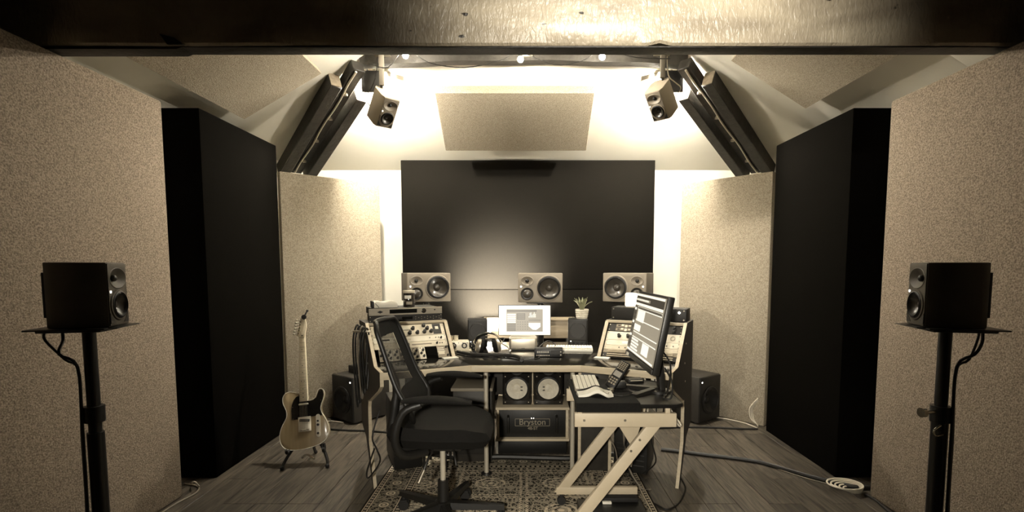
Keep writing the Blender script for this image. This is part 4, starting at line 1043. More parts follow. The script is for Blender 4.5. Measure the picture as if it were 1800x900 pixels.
for j in range(4):
    cable('floor_cable', ['pale flex fanned out beside the rack case, uppermost', 'pale flex fanned out beside the rack case, second from the top', 'grey flex fanned out beside the rack case, third from the top', 'grey flex fanned out beside the rack case, lowest'][j],
          [(.34, 3.68, .30 - .04 * j), (.38, 3.60, .26 - .045 * j), (.45 - .01 * j, 3.53 - .006 * j, .21 - .05 * j), (.57, 3.56 + .03 * j, .15 - .035 * j)], .009, M_CABLEW if j < 2 else M_CABLEG)
# coil of black cables hung on the left side panel
ct = thing('cable_bundle', 'bundle of black cables hung over the left end of the desk', 'cable bundle')
for j in range(5):
    c0 = WM[-1] @ Vector((-UO - .035 - .011 * j, .36 + .02 * j, 0))
    B().tube([(c0.x, c0.y, .60 - .03 * j), (c0.x - .010, c0.y - .02, .75), (c0.x - .006, c0.y - .03, .92), (c0.x + .012, c0.y, .985 + .004 * j), (c0.x + .016, c0.y + .03, .9), (c0.x + .006, c0.y + .03, .72)], .0055, 8, smooth=6, closed=True).build('cable_loop', M_CABLE if j != 2 else M_CABLEG, ct)
pq = WM[-1] @ Vector((-UO - .07, .38, 0)); B().box((pq.x + .02, pq.y, .965), (.11, .02, .012), .002).build('hook', M_STEEL, ct)
lo_ = WM[-1] @ Vector((-UO - .03, .12, 0))
cable('hanging_lead', 'black lead looped round the lower left desk panel', [(lo_.x, lo_.y + .1, .50), (lo_.x - .03, lo_.y + .05, .36), (lo_.x + .01, lo_.y, .30), (lo_.x + .02, lo_.y + .02, .22), (lo_.x - .05, lo_.y + .03, .12), (lo_.x - .06, lo_.y + .03, .16), (lo_.x - .01, lo_.y + .02, .30)], .005)

# subwoofers in the back corners
for s in (-1, 1):
    side = 'left' if s < 0 else 'right'
    cx0 = s * 1.485; cy0 = 4.33; yaw = s * R(37)
    t = thing('subwoofer', 'black subwoofer box on the floor in the %s back corner' % side, 'subwoofer', (cx0, cy0, 0), (0, 0, yaw))
    # nearest vertical edge at the origin; the woofer side runs outwards
    B().box((s * .155, .19, .215), (.31, .38, .40), .008).build('cabinet', M_SIDE, t); cab_ = t.children[-1]
    bf = B().box((s * .155, -.004, .215), (.30, .010, .39), .003).build('baffle', M_BLACK, t)
    for o in (cab_, bf): carve(o, [(s * .155, -.01, .20, .116, .116, .06)])
    driver(t, s * .155, .20, -.010, .115, M_SURR)
    B().box((s * .03, -.011, .37), (.012, .004, .012), .002).build('status_light', M_LED, t)
    for qx in (.04, .27):
        for qy in (.05, .33): B().cyl((s * qx, qy, 0), (s * qx, qy, .016), .018, n=12).build('foot', M_RUB, t)
m_ = X((-1.485, 4.33, 0), (0, 0, -R(37))) @ Vector((-.13, .20, .4155))
t = thing('small_black_box', 'small black box on top of the left subwoofer', 'box', tuple(m_), (0, 0, -R(37)))
B().box((0, 0, .036), (.19, .19, .066), .006).build('case', M_BLACK, t); B().box((0, 0, .0015), (.15, .15, .003)).build('foot', M_RUB, t); B().box((0, -.096, .04), (.16, .003, .004)).build('seam', M_PLATED, t)

# ------------------------------------------------------------------ rug
HW, HL = .83, 1.0
rug = B().box((0, 0, .0055), (HW * 2, HL * 2, .009), .003).build('persian_rug', rug_mat(HW, HL)); rug.location = (-.095, 2.59, .0005)
tag(rug, 'patterned oriental rug with bordered edge under the office chair', 'rug')
RZ = .0105

# ------------------------------------------------------------------ office chair, facing right
ch = thing('office_chair', 'black mesh-backed swivel office chair turned to the right', 'chair', (-.435, 2.60, RZ))
# base: five arms with twin-wheel casters
hub = B().lathe([(0, .075), (.045, .075), (.05, .09), (.045, .125), (.03, .13), (0, .13)], 24).build('hub', M_BLACK, ch)
arm_b = B()
rows = []
for i in range(9):
    q = i / 8; r_ = .03 + .29 * q; wd = .028 - .012 * q; zc = .105 - .018 * q; th = .018 - .006 * q
    rows.append([(r_, -wd, zc - th), (r_, -wd * .8, zc + th), (r_, 0, zc + th * 1.25), (r_, wd * .8, zc + th), (r_, wd, zc - th)])
arm_b.grid(rows, closed=True); arm_b.bm.verts.ensure_lookup_table(); arm_b.bm.faces.new(list(arm_b.bm.verts)[-5:])
ame = arm_b.mesh('base_arm'); ame.materials.append(M_BLACK)
cb = B()
cb.cyl((0, 0, .055), (0, 0, .085), .009, n=10)
cas = B().cyl((0, -.024, .0285), (0, -.006, .0285), .0285, n=20).cyl((0, .006, .0285), (0, .024, .0285), .0285, n=20).cyl((0, -.008, .0285), (0, .008, .0285), .008, n=10)
cas.box((.0, 0, .052), (.04, .05, .012), .004).cyl((0, 0, .05), (0, 0, .09), .010, n=10)
cme = cas.mesh('caster'); cme.materials.append(M_RUB)
for k in range(5):
    a = R(146 - 72 * k)
    ao = link('base_arm', ame, ch, Matrix.Rotation(a, 4, 'Z'))
    link('caster', cme, ao, Matrix.Translation((.30, 0, 0)) @ Matrix.Rotation(.7 + k, 4, 'Z'))
B().cyl((0, 0, .12), (0, 0, .24), .030, .027, n=20).build('lift_sleeve', M_BLACK, ch)
B().cyl((0, 0, .24), (0, 0, .43), .014, n=16).build('gas_lift', M_TUBE, ch)
B().box((-.02, 0, .445), (.26, .16, .06), .015).build('tilt_mechanism', M_BLACK, ch)
B().box((.0, .0, .478), (.36, .34, .02), .008).build('seat_pan', M_BLACK, ch)
lv = B().tube([(-.03, -.05, .44), (-.05, -.12, .40), (-.07, -.16, .345)], .006, 8).build('lever', M_BLACKM, ch)
B().cyl((-.066, -.155, .352), (-.088, -.19, .30), .0085, n=10).build('lever_tip', M_STEEL, lv)
lv = B().tube([(.06, -.06, .44), (.08, -.12, .41), (.09, -.14, .37)], .006, 8).build('lever', M_BLACKM, ch)
# seat cushion: saddle with waterfall front
rows = []
NX, NY = 22, 18
def seat_top(u, v):      # u: 0 back .. 1 front, v: -1..1
    z = .565 + .018 * abs(v) ** 2.5 - .010 * math.sin(PI * u) - .065 * max(0, u - .72) ** 1.5 / .28 ** 1.5 * .7
    return z + .015 * (1 - u)
def seat_hw(u): return .235 + .02 * math.sin(PI * min(1, u * 1.1)) - .05 * max(0, .18 - u) / .18 - .07 * (max(0, u - .8) / .2) ** 2
top, bot = [], []
for i in range(NX + 1):
    u = i / NX; x = -.24 + .50 * u
    hw = seat_hw(u)
    edge = min(1, min(u, 1 - u) / .06)
    rt_ = []; rb_ = []
    for j in range(NY + 1):
        v = -1 + 2 * j / NY
        e = min(1, (1 - abs(v)) / .10); rd = math.sqrt(max(0, 1 - (1 - e) ** 2)) * math.sqrt(max(0, 1 - (1 - edge) ** 2))
        zt = seat_top(u, v); zb = .488 - .012 * u
        mid = (zt * .45 + zb * .55)
        rt_.append((x, v * hw, mid + (zt - mid) * rd)); rb_.append((x, v * hw, mid + (zb - mid) * rd))
    top.append(rt_); bot.append(rb_)
sb = B().grid(top); sb.grid(bot)
bmesh.ops.remove_doubles(sb.bm, verts=sb.bm.verts[:], dist=.0005)
sb.build('seat', M_SOFT, ch)
# backrest: curved frame with see-through mesh
def back_pt(v, q):       # v -1..1 across (Y), q 0 bottom .. 1 top
    z = .60 + .475 * q
    x = -.165 - .02 * math.sin(q * PI * .9) * 0 - .155 * q ** 1.15 + .03 * math.exp(-((q - .12) / .18) ** 2) - .0 
    hw = .235 - .045 * q ** 2 - .10 * max(0, .16 - q) / .16 * 0.6
    if q > .9: hw *= math.sqrt(max(.0, 1 - ((q - .9) / .115) ** 2)) * .35 + .65
    return Vector((x + .035 * abs(v) ** 2, v * hw, z))
out = [back_pt(-1, q / 20) for q in range(21)] + [back_pt(-1 + 2 * k / 10, 1) for k in range(1, 10)] + [back_pt(1, 1 - q / 20) for q in range(21)] + [back_pt(1 - 2 * k / 10, 0) for k in range(1, 10)]
B().tube([tuple(p) for p in out], .0125, 10, smooth=2, closed=True).build('back_frame', M_BLACK, ch)
rows = [[tuple(back_pt(-.60 + 1.20 * j / 10, .06 + .82 * i / 20)) for j in range(11)] for i in range(21)]
B().grid(rows).build('mesh_fabric', M_MESH, ch)
bd = B()
for (q0, q1, v0, v1) in ((0.0, 1.0, -1, -.60), (0.0, 1.0, .60, 1), (.84, 1.0, -.60, .60), (0, .30, -.60, .60)):
    bd.grid([[tuple(back_pt(v0 + (v1 - v0) * j / 6, q0 + (q1 - q0) * i / 20) + Vector((.002, 0, 0))) for j in range(7)] for i in range(21)])
bd.build('fabric_border', M_SOFT, ch)
# spine, arms
B().tube([(-.06, 0, .45), (-.20, 0, .44), (-.26, 0, .50), (-.245, 0, .62), (-.235, 0, .74), (-.275, 0, .86)], [.03, .028, .026, .024, .02, .016], 10).build('spine', M_BLACK, ch)
for s in (-1, 1):
    ar = B().tube([(-.05, s * .18, .455), (-.14, s * .27, .47), (-.17, s * .30, .56), (-.13, s * .30, .68), (-.05, s * .29, .715)], [.022, .022, .020, .019, .018], 10).build('arm_support', M_BLACK, ch)
    rows = []
    for i in range(13):
        q = i / 12; x = -.135 + .32 * q; ww = .045 * math.sin(PI * (.10 + .82 * q)) ** .35; hh = .017 * math.sin(PI * (.06 + .88 * q)) ** .5; zc = .738 - .010 * (q - .4) ** 2 * 4
        rows.append([(x, s * .29 + ww * math.cos(a), zc + hh * math.sin(a)) for a in [2 * PI * k / 14 for k in range(14)]])
    pad = B().grid(rows, closed=True); pad.bm.verts.ensure_lookup_table(); V_ = list(pad.bm.verts); pad.bm.faces.new(V_[:14]); pad.bm.faces.new(V_[-14:])
    pad.build('arm_pad', M_SOFT, ar)

# ------------------------------------------------------------------ Z-legged side table
zt = thing('side_table', 'beige Z-legged side table with a black top beside the chair', 'table', (.45, 2.62, RZ))
TT = .712     # top of the black board, above the rug
def zx(px): return px - .45
tp = B().prism([(zx(.235), -.29), (zx(.70), -.29), (zx(.735), -.26), (zx(.735), .20), (zx(.70), .23), (zx(.235), .23)], TT - .02, TT, 'z', bev=.004).build('table_top', M_BLACK, zt)
for y, nm in ((-.27, 'front'), (.20, 'rear')):
    fr_ = B().box((zx(.463), y, .635), (.475, .03, .065), .003).build('top_rail', M_ZF, zt)
    # slanting leg
    L0, L1 = (zx(.592), .605), (zx(.190), .075)
    dd = Vector((L0[0] - L1[0], L0[1] - L1[1])).normalized(); nx = Vector((-dd.y, dd.x)) * .026
    B().prism([(L0[0] - .034, .603), (L0[0] + .034, .603), (L1[0] + .034, .075), (L1[0] - .034, .075)], y - .014, y + .014, 'y', bev=.003).build('slanting_leg', M_ZF, zt)
    B().box((zx(.40), y, .085), (.46 if y < 0 else .46, .03, .042), .003).build('foot_rail', M_ZF, zt)
    for x in (.20, .60):
        c_ = B().cyl((zx(x), y - .012, .024), (zx(x), y + .012, .024), .024, n=18).box((zx(x), y, .054), (.02, .02, .022), .002).build('caster', M_RUB, zt)
    for x in (.27, .46): B().cyl((zx(x), y - .0155, .635), (zx(x), y - .018, .635), .006, n=10).build('bolt', M_STEEL, fr_)
    for k in (.12, .22): B().cyl((zx(.578 - .40 * k), y - .0145, .605 - .53 * k), (zx(.578 - .40 * k), y - .017, .605 - .53 * k), .006, n=10).build('bolt', M_STEEL, fr_)
    for x in (.25, .66): B().box((zx(x), y, .680), (.022, .022, .030), .002).build('top_post', M_ZF, zt)
B().prism([(zx(.41), .668), (zx(.66), .668), (zx(.64), .55), (zx(.59), .385), (zx(.565), .385), (zx(.47), .54)], .10, .115, 'y', bev=.002).build('gusset_plate', M_ZF, zt)
B().box((zx(.44), -.035, .635), (.03, .44, .05), .003).build('cross_rail', M_ZF, zt)
# black desk pad hanging over the front and left edge
pdm = thing('desk_pad', 'black soft pad draped over the near edge of the side table', 'desk pad', (.38, 2.62, RZ + TT))
rows = []
prof_ = [(.225, .0015), (.10, .0015), (-.1, .0015), (-.27, .0015), (-.292, .0), (-.300, -.010), (-.304, -.022), (-.305, -.034)]
for (yy, z_) in prof_: rows.append([(x_, yy, z_ + (.0015 if abs(x_) < .15 else .001)) for x_ in (-.148, -.14, -.05, .05, .135, .148)])
b = B().grid(rows); b.grid([[(p[0], p[1] - .003 if p[2] < .0 else p[1], p[2] + .004 if p[2] >= 0 else p[2]) for p in r_] for r_ in rows]); 
b.build('pad', M_SOFT, pdm)
PZ = RZ + TT + .0075
# white keyboard with ridged columns, turned towards the chair
k2 = thing('white_keypad', 'white keyboard with long pale key columns on the black pad', 'keyboard', (.318, 2.70, PZ), (0, 0, R(-2)))
B().box((0, 0, .009), (.135, .33, .014), .004).build('case', M_GREYB, k2)
kme2 = B().box((0, 0, 0), (.0185, .0205, .005), .0015, seg=1).mesh('key'); kme2.materials.append(M_WHITE)
for c_ in range(6):
    for r_ in range(15): link('key', kme2, k2, X((-.0545 + .0218 * c_, -.150 + .0215 * r_, .0175)))
wr = thing('wrist_rest', 'curved white hand-shaped rest in front of the white keyboard', 'wrist rest', (.335, 2.465, PZ), (0, 0, R(4)))
rows = []
for i in range(19):
    x = -.085 + .17 * i / 18; zc = .012 + .022 * math.exp(-((x - .01) / .038) ** 2)
    d0 = .032 + .030 * math.exp(-((x - .045) / .03) ** 2); lift = zc if abs(x) < .075 else .012
    rows.append([(x, -d0, max(.001, lift - .012)), (x, -d0 + .006, lift), (x, .026, lift + .006), (x, .034, lift), (x, .034, lift - .010), (x, -d0 + .004, max(.0, lift - .016))])
b = B().grid(rows, closed=True); V_ = list(b.bm.verts); b.bm.faces.new(V_[:6]); b.bm.faces.new(V_[-6:])
b.build('shell', M_WHITE, wr)
B().tube([(-.08, .03, .018), (-.03, .034, .028), (.01, .034, .040), (.05, .034, .030), (.082, .03, .018)], .004, 6).build('grip_strip', M_BLACK, wr)
B().tube([(.03, -.045, .033), (.045, -.075, .026), (.06, -.045, .026)], .0015, 5).build('outline', M_LETTER, wr)
kn = thing('jog_knob', 'small metal ring knob beside the white wrist rest', 'knob', (.425, 2.545, PZ))
B().lathe([(0, 0), (.017, 0), (.019, .004), (.019, .014), (.014, .018), (.009, .018), (.009, .008), (0, .008)], 20).build('body', M_STEEL, kn); B().lathe([(0, .008), (.008, .008), (.008, .015), (0, .016)], 14).build('cap', M_BLACK, kn)
# handheld controller leaning on its cradle
pn = thing('handset', 'black handset with keypad and small lit screen leaning in its cradle', 'handset', (.472, 2.60, PZ))
HM = X((0, 0, .075), (R(-38), R(22), R(-35)))
B().box((0, 0, 0), (.058, .022, .165), .009, M=HM, seg=3).build('body', M_BLACK, pn)
sc_ = B().box((0, -.0115, .0), (.040, .002, .030), .001, M=HM, seg=1).build('screen', M_SCRM, pn)
for r_ in range(5):
    for c_ in range(4): B().box((-.0165 + .011 * c_, -.012, .030 + .0095 * r_), (.008, .003, .0062), .001, M=HM, seg=1).build('key', M_LETTER, pn)
for r_ in range(3):
    for c_ in range(3): B().box((-.014 + .014 * c_, -.012, -.030 - .014 * r_), (.010, .003, .009), .001, M=HM, seg=1).build('key', M_LETTER, pn)
B().box((.01, .03, .018), (.07, .06, .034), .006).build('cradle', M_BLACK, pn)

# upright wide display standing side-on on the table
dp = thing('wide_display', 'large dark-framed display turned side-on on the side table', 'monitor', (.66, 2.57, RZ + TT + .0005))
DM = Matrix.Translation(Vector((.593, 2.568, 1.049)) - Vector((.66, 2.57, RZ + TT + .0005))) @ Euler((R(-10.6), 0, R(-90))).to_matrix().to_4x4()
W_, H2 = .60, .362
B().box((0, .022, 0), (W_, .032, H2), .006, M=DM).build('housing', M_BLACKM, dp)
B().box((0, .003, -H2 / 2 + .013), (W_ - .004, .008, .024), .002, M=DM).build('chin', M_PLATED, dp)
sc2 = B().box((0, .003, .010), (W_ - .026, .006, H2 - .044), .001, M=DM, seg=1).build('screen', M_SCRM, dp)
def s2(x0, z0, x1, z1, m, d=0, name='screen_window'): return B().box(((x0 + x1) / 2, -.0006 - d * .0004, (z0 + z1) / 2), (abs(x1 - x0), .0006, abs(z1 - z0)), M=DM).build(name, m, sc2)
s2(-.285, .155, .285, .166, M_SCRB, 0, 'title_bar'); s2(-.285, .118, .285, .154, M_SCRK, 0, 'toolbar'); s2(-.27, .128, .03, .142, M_SCRM, 1, 'counter')
for j in range(9): s2(-.265 + .03 * j, .131, -.245 + .03 * j, .140, M_SCRB, 2, 'counter_digit')
s2(-.285, .104, .285, .117, M_SCRB, 0, 'ruler')
for (z) in (.098, .086, .03, -.035, -.062): s2(-.21, z, .285, z - .005, M_SCRB, 0, 'track_line')
s2(-.285, -.13, -.215, .102, M_SCRD, 0, 'track_header_column')
for j in range(9): s2(-.275, .09 - .024 * j, -.235, .077 - .024 * j, M_SCRB if j % 3 == 0 else M_SCRK, 1, 'track_header')
s2(-.19, .022, -.03, .080, M_SCRB, 1, 'clip'); s2(-.21, -.028, -.07, .005, M_SCRB, 1, 'clip')
for j in range(4): s2(-.21, -.072 - .016 * j, -.06 + .02 * (j % 2), -.082 - .016 * j, M_SCRB, 1, 'clip')
s2(.04, -.125, .17, -.07, M_SCRB, 1, 'clip'); s2(-.2, .086, .28, .097, M_SCRD, 1, 'dark_track')
s2(-.285, -.145, .285, -.136, M_SCRB, 0, 'dock_bar')
B().box((-.23, -.003, -.170), (.05, .003, .016), .001, M=DM).build('sticker', M_WHITE, dp)
B().box((-.302, .02, .05), (.006, .02, .03), .002, M=DM).build('side_button', M_WHITE, dp)
B().box((.03, 0, .17), (.03, .07, .34), .006, M=X((0, 0, 0), (0, R(-6), 0))).build('stand_column', M_BLACKM, dp)
for yy in (-.13, .13): B().prism([(.02, .0), (-.17, .0), (-.17, .014), (.02, .026)], -.016, .016, 'y', M=X((0, 0, 0), (0, 0, R(38) if yy > 0 else R(-38)))).build('stand_foot', M_BLACKM, dp)
B().lathe([(0, 0), (.06, 0), (.06, .012), (.03, .02), (0, .02)], 24, X((.015, 0, 0))).build('stand_base', M_BLACKM, dp)
for (p, l_) in (([(.685, 2.50, .86), (.705, 2.44, .80), (.69, 2.40, .735), (.66, 2.42, .73), (.69, 2.47, .732)], 'black lead coiled behind the foot of the wide display'), ([(.68, 2.60, .95), (.735, 2.58, .86), (.70, 2.50, .74), (.675, 2.46, .735)], 'black lead dropping from the back of the wide display')):
    cable('display_lead', l_, p, .0045)
cable('display_lead', 'thin lead looping from the handset over the table', [(.50, 2.58, PZ + .004), (.53, 2.50, PZ + .004), (.47, 2.44, PZ + .004), (.42, 2.47, PZ + .004), (.41, 2.51, PZ + .004)], .0025, M_CABLE)
# small dark boxes lying behind
hd = thing('card_reader', 'flat dark hard drive lying on the side table behind the display foot', 'hard drive', (.60, 2.80, RZ + TT + .0005), (0, 0, R(10))); B().box((0, 0, .010), (.09, .06, .02), .003).build('case', M_BLACK, hd); B().box((0, -.031, .014), (.07, .002, .004)).build('label_strip', M_PLATE, hd)
# black flat case on the rug under the table
fc = thing('floor_case', 'flat black case on the rug between the table legs', 'case', (.46, 2.60, RZ))
B().box((0, -.02, .031), (.355, .36, .060), .006).build('case', M_BLACK, fc)
B().box((.02, .135, .075), (.27, .05, .026), .006).build('handle_bar', M_RUB, fc)
B().box((-.02, .105, .067), (.05, .03, .012), .003).build('white_tab', M_WHITE, fc)

# ------------------------------------------------------------------ guitar on its stand
gt = thing('electric_guitar', 'blond single-cutaway electric guitar with black pickguard on a floor stand', 'guitar')
GS, GZ = .00065, .0006825
def gp(x, y): return ((x - 303) * GS, (692 - y) * GZ)
body = [(262, 130), (235, 125), (200, 112), (160, 105), (125, 112), (100, 135), (88, 170), (92, 215), (110, 260), (125, 300), (127, 345), (112, 385), (85, 430), (62, 485), (52, 540), (60, 600), (85, 645), (125, 675), (180, 688), (250, 692), (330, 688), (420, 672), (490, 645), (530, 605), (552, 550), (550, 500), (535, 450), (505, 390), (482, 345), (475, 305), (485, 260), (505, 215), (518, 170), (512, 130), (495, 108), (475, 103), (455, 115), (440, 150), (425, 185), (400, 203), (375, 210), (348, 208), (348, 150), (262, 150)]
def smooth2(P, keep=0):
    Q = []; m = len(P)
    for i in range(m):
        a, b_, c, d = [Vector(P[(i + k) % m]) for k in (-1, 0, 1, 2)]
        for t_ in (0, .5): Q.append(tuple(.5 * ((2 * b_) + (c - a) * t_ + (2 * a - 5 * b_ + 4 * c - d) * t_ ** 2 + (3 * b_ - a - 3 * c + d) * t_ ** 3)))
    return Q
bp_ = smooth2([gp(*p) for p in body])
B().prism(bp_, 0, .044, 'y', bev=.003).build('body', M_GBODY, gt)
b = B(); b.tube([(p[0] * .995, .001, p[1]) for p in bp_], .0022, 5, smooth=0, closed=True); b.build('binding', M_WHITE, gt)
pg = [(262, 128), (258, 150), (225, 165), (200, 195), (182, 240), (176, 300), (178, 385), (188, 392), (300, 392), (372, 390), (372, 380), (420, 378), (488, 378), (478, 345), (470, 305), (480, 258), (500, 212), (510, 168), (504, 130), (490, 115), (474, 112), (461, 122), (447, 155), (432, 190), (405, 210), (376, 218), (348, 216)]
g = B().prism([gp(*p) for p in pg], -.0022, -.0002, 'y').build('pickguard', M_DARKW, gt)
for p in ((475, 128), (480, 225), (485, 373), (398, 380), (192, 385), (250, 160), (190, 265)):
    x, z = gp(*p); B().cyl((x, -.002, z), (x, -.004, z), .003, n=8).build('screw', M_CHROME, g)
# neck
nk = [gp(262, 216), gp(348, 216), gp(336, -454), gp(274, -454)]
B().prism(nk, -.008, .018, 'y', bev=.002).build('neck', M_MAPLE, gt)
zn, zb = gp(0, -454)[1], gp(0, 505)[1]; SLn = zn - zb
frs = []
fme = None
for i in range(0, 22):
    z = zn - SLn * (1 - 2 ** (-i / 12)); 
    if z < gp(0, 210)[1]: break
    q = (zn - z) / (zn - gp(0, 216)[1]); hw = .0200 + .0078 * q
    B().box((0 + .001 * q, -.009, z), (hw * 2, .002, .0016)).build('nut' if i == 0 else 'fret', M_BLACK if i == 0 else M_STEEL, gt)
    frs.append(z)
for i in (3, 5, 7, 9, 12, 15, 17, 19, 21):
    if i < len(frs):
        z = (frs[i] + frs[i - 1]) / 2
        for dx in ((-.010, .010) if i == 12 else (0,)): B().cyl((dx, -.008, z), (dx, -.0090, z), .0032, n=10).build('fret_marker', M_BLACK, gt)
hs2 = [(274, -454), (270, -470), (246, -488), (252, -510), (272, -568), (287, -628), (298, -678), (312, -702), (328, -708), (342, -698), (346, -680), (340, -655), (350, -620), (355, -588), (350, -555), (338, -525), (336, -500), (336, -454)]
hd_ = B().prism([gp(*p) for p in hs2], .0, .015, 'y', bev=.002).build('headstock', M_MAPLE, gt)
for i in range(6):
    y_ = -500 - 31 * i; x_ = 272 + 6.2 * i
    x, z = gp(x_, y_)
    B().cyl((x, .0, z), (x, -.014, z), .0042, n=10).build('tuner_post', M_CHROME, hd_)
    B().cyl((x - .006, .010, z), (x - .034, .010, z + .002), .003, n=8).sphere((x - .036, .010, z + .002), .009, sc=(1, .6, .75), n=8).build('tuner_button', M_TUBE, hd_)
    dx = -.0155 + .0062 * i
    B().tube([(x, -.008, z), (dx * .98, -.0115, zn), (dx * 1.55, -.013, zb)], .0008, 4, smooth=0).build('string', M_STEEL, gt)
x, z = gp(306, -478); B().cyl((x, 0, z), (x, -.004, z), .005, n=10).build('string_tree', M_BLACK, hd_)
# hardware
x0, z0 = gp(243, 520); x1, z1 = gp(372, 373)
br_ = B().prism([(x0, z0), (x1, z0), (x1, z1), (x0, z1)], -.004, -.0002, 'y', bev=.001).build('bridge_plate', M_TUBE, gt)
B().box((.003, -.0055, gp(0, 408)[1]), (.068, .006, .017), .003, M=Matrix.Translation((0, 0, gp(0, 408)[1])) @ Matrix.Rotation(R(8), 4, 'Y') @ Matrix.Translation((0, 0, -gp(0, 408)[1]))).build('bridge_pickup', M_BLACK, br_)
for i in range(6): B().cyl((-.024 + .0107 * i, -.008, gp(0, 403)[1] - .0013 * i), (-.024 + .0107 * i, -.010, gp(0, 403)[1] - .0013 * i), .0026, n=8).build('pole_piece', M_STEEL, br_)
for i in range(3): B().cyl((-.026 + .021 * i, -.009, zb), (-.010 + .021 * i, -.009, zb), .0048, n=10).build('saddle', M_STEEL, br_)
x, z = gp(303, 246); B().box((x, -.006, z), (.066, .010, .013), .005).build('neck_pickup', M_TUBE, gt)
x0, z0 = gp(422, 590); x1, z1 = gp(468, 362)
cp = B().prism([(x0 + .015 * math.cos(a) + .015, z1 - .015 + .015 * math.sin(a)) for a in [PI * k / 8 for k in range(9)]][::-1] + [(x0 + .015 * math.cos(a) + .015, z0 + .015 + .015 * math.sin(a)) for a in [PI + PI * k / 8 for k in range(9)]][::-1], -.0035, -.0002, 'y').build('control_plate', M_TUBE, gt)
xc = x0 + .015
for py_, rr in ((432, .007), (470, .009)): B().lathe([(rr * .9, 0), (rr, .004), (rr * .9, .014), (0, .014)], 14, fr(xc, -.0035, gp(0, py_)[1])).build('control_knob', M_BLACK, cp)
B().lathe([(.009, 0), (.009, .004), (.008, .014), (0, .014)], 14, fr(xc, -.0035, gp(0, 555)[1])).build('control_knob', M_CHROME, cp)
for p in ((190, 98), (545, 455)): x, z = gp(*p); B().sphere((x, .02, z), .007).build('strap_button', M_CHROME, gt)
GM = X((-1.515, 3.42, .118), (R(-20), R(-4.7), R(10)))
gt.matrix_world = GM
tn = thing('clip_tuner', 'small black clip-on tuner on the guitar headstock', 'tuner'); tn.matrix_world = GM
x, z = gp(333, -675); B().lathe([(0, 0), (.017, 0), (.019, .004), (.017, .012), (0, .013)], 20, fr(x, -.004, z)).build('round_face', M_BLACK, tn)
B().tube([(x + .004, -.006, z + .01), (x + .014, -.004, z + .03), (x + .020, .0, z + .045)], .006, 8).sphere((x + .022, .0, z + .048), .009, n=8).build('clip_arm', M_BLACK, tn)
B().box((x, .006, z), (.012, .024, .012), .002).build('clip_jaw', M_BLACK, tn)
# stand
sd = thing('guitar_stand', 'low black folding guitar stand under the blond guitar', 'guitar stand', (-1.505, 3.43, 0), (0, 0, R(9)))
for s in (-1, 1):
    lg = B().tube([(s * .02, .10, .18), (s * .09, .03, .12), (s * .135, -.03, .05), (s * .145, -.065, .012)], .0105, 8).build('front_leg', M_BLACKM, sd)
    B().sphere((s * .145, -.07, .014), .014).build('rubber_foot', M_RUB, lg)
    ar = B().tube([(s * .10, .05, .125), (s * .115, .0, .112), (s * .118, -.045, .108), (s * .118, -.062, .135)], .010, 8).build('cradle_arm', M_RUB, sd)
lg = B().tube([(0, .10, .18), (0, .16, .09), (.0, .22, .012)], .0105, 8).build('rear_leg', M_BLACKM, sd); B().sphere((0, .225, .013), .013).build('rubber_foot', M_RUB, lg)
B().cyl((-.03, .10, .18), (.03, .10, .18), .018, n=14).build('hinge', M_BLACK, sd)
B().tube([(-.03, -.02, .06), (0, -.0, .075), (.05, -.02, .05)], .007, 8).build('strut', M_STEEL, sd)

# ------------------------------------------------------------------ cables on the floor
def fpts(P, z): return [(p[0], p[1], z) for p in P]
cable('floor_cable', 'thick black cable across the floor from the desk to the right bass trap', fpts([(1.0, 3.70), (1.125, 3.658), (1.289, 3.589), (1.568, 3.479), (1.692, 3.366), (1.82, 3.214), (1.95, 3.093), (2.03, 3.04), (2.16, 3.05)], .0145), .0135)
cable('floor_cable', 'thin grey lead running beside the thick floor cable', fpts([(1.45, 3.555), (1.568, 3.50), (1.66, 3.43), (1.70, 3.345), (1.80, 3.20), (1.93, 3.075)], .0045), .004, M_CABLEG)
cable('floor_cable', 'black cable along the floor below the right corner panel', fpts([(1.10, 4.22), (1.327, 4.25), (1.562, 4.245), (1.79, 4.21), (1.94, 4.20)], .0085), .008)
cable('floor_cable', 'white cable at the foot of the right corner panel', [(1.70, 4.56, .006), (1.80, 4.49, .006), (1.90, 4.38, .006), (1.955, 4.24, .006)], .005, M_CABLEW)
b = B()
for j in range(3): b.tube([(1.962 - .006 * j, 4.24, .02 + .01 * j), (1.93 - .012 * j, 4.26, .08), (1.925 - .012 * j, 4.27, .17), (1.955, 4.245, .24 + .01 * j)], .0045, 6, smooth=6)
tag(b.build('wall_lead', M_CABLEW), 'white cables curving up beside the far end of the right bass trap', 'cable')
for j in range(5):
    r_ = .052 + .013 * j; pts = [(1.985 - .012 * j + r_ * math.cos(2 * PI * k / 14) * .95, 3.02 + r_ * math.sin(2 * PI * k / 14) * .8, .012 + .008 * j) for k in range(14)]
    if j == 0: coil = thing('cable_coil', 'coil of white cable on the floor by the right felt panel', 'cable coil', (0, 0, 0))
    B().tube(pts, .005, 6, smooth=3, closed=True).build('cable_turn', M_CABLEW, coil)
cable('floor_cable', 'grey cable along the foot of the left felt panel', fpts([(-2.0, 2.64), (-2.01, 2.745), (-2.005, 2.85), (-1.985, 2.98), (-2.03, 3.07), (-2.14, 3.11)], .006), .0055, M_CABLEG)
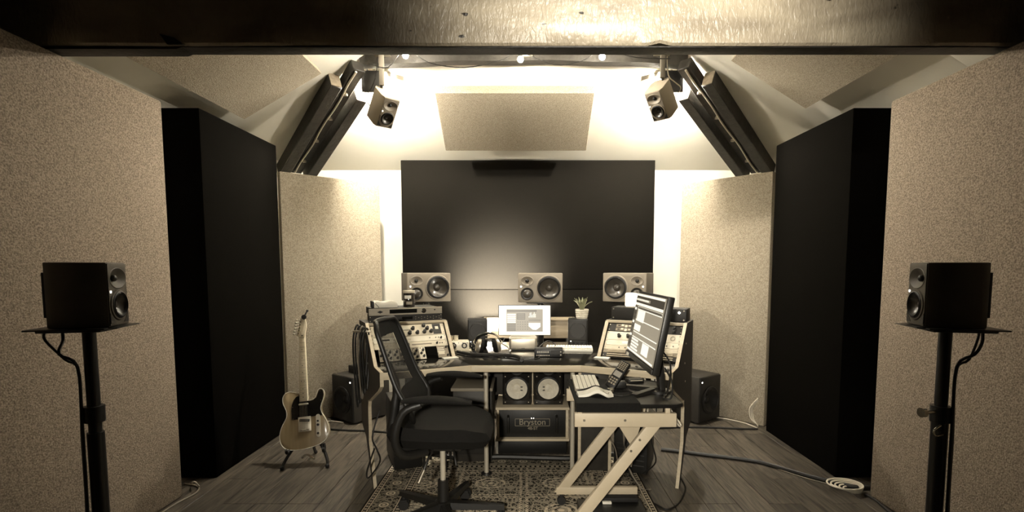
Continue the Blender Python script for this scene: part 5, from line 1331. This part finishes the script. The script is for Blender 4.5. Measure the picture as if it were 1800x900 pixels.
cable('floor_cable', 'white lead standing in a loop at the corner of the left felt panel', [(-2.03, 3.08, .006), (-2.0, 3.03, .03), (-2.01, 3.02, .055), (-2.05, 3.06, .04), (-2.10, 3.12, .006)], .004, M_CABLEW)
cable('floor_cable', 'black cable from the coil along the right felt panel', fpts([(2.02, 2.96), (2.03, 2.88), (2.01, 2.75), (1.98, 2.60)], .007), .0065)
cable('floor_cable', 'black lead winding over the floor right of the side table', fpts([(.747, 3.031), (.70, 2.93), (.76, 2.80), (.797, 2.772), (.88, 2.85), (.968, 3.02), (.99, 3.12), (1.0, 3.30)], .0055), .005)
cable('floor_cable', 'white lead along the foot of the left corner panel', [(-1.90, 4.36, .006), (-1.76, 4.43, .006), (-1.66, 4.41, .006), (-1.60, 4.39, .006)], .0045, M_CABLEW)
cable('floor_cable', 'black cable on the floor in front of the left subwoofer', fpts([(-1.70, 4.21), (-1.5, 4.17), (-1.3, 4.15), (-1.1, 4.1)], .0085), .008)

# ------------------------------------------------------------------ groups of look-alike things
GROUPS = {'rack_module': 'plug-in modules in the left rack', 'rack_unit': 'units in the two desk racks', 'studio_monitor': 'wide monitor speakers behind the desk', 'monitor_stand': 'stands of the wide monitor speakers',
          'side_speaker': 'speakers on the floor stands', 'speaker_stand': 'slim floor stands', 'surround_speaker': 'hanging surround speakers', 'speaker_bracket': 'brackets of the hanging speakers',
          'felt_panel': 'tall felt wall panels', 'bass_trap': 'black bass traps', 'corner_panel': 'angled corner panels', 'ceiling_panel': 'panels under the side slopes', 'back_panel': 'charcoal panels on the back wall',
          'hip_rafter': 'corner rafters', 'white_cable': 'white cables on the rafters', 'spotlight_bar': 'spotlight brackets on the rafters', 'desk_speaker': 'small black desk speakers', 'bookshelf_speaker': 'white-coned speakers under the desk',
          'subwoofer': 'subwoofers in the back corners', 'floor_cable': 'cables on the floor', 'hanging_lead': 'leads hanging from the desk', 'desk_cable': 'cables lying on the desk', 'display_lead': 'leads of the wide display', 'tin_cup': 'tin cups on the preamp', 'speaker_cable': 'cables of the hanging speakers'}
for o in bpy.data.objects:
    if o.parent is None and o.name.split('.')[0] in GROUPS: o['group'] = GROUPS[o.name.split('.')[0]]
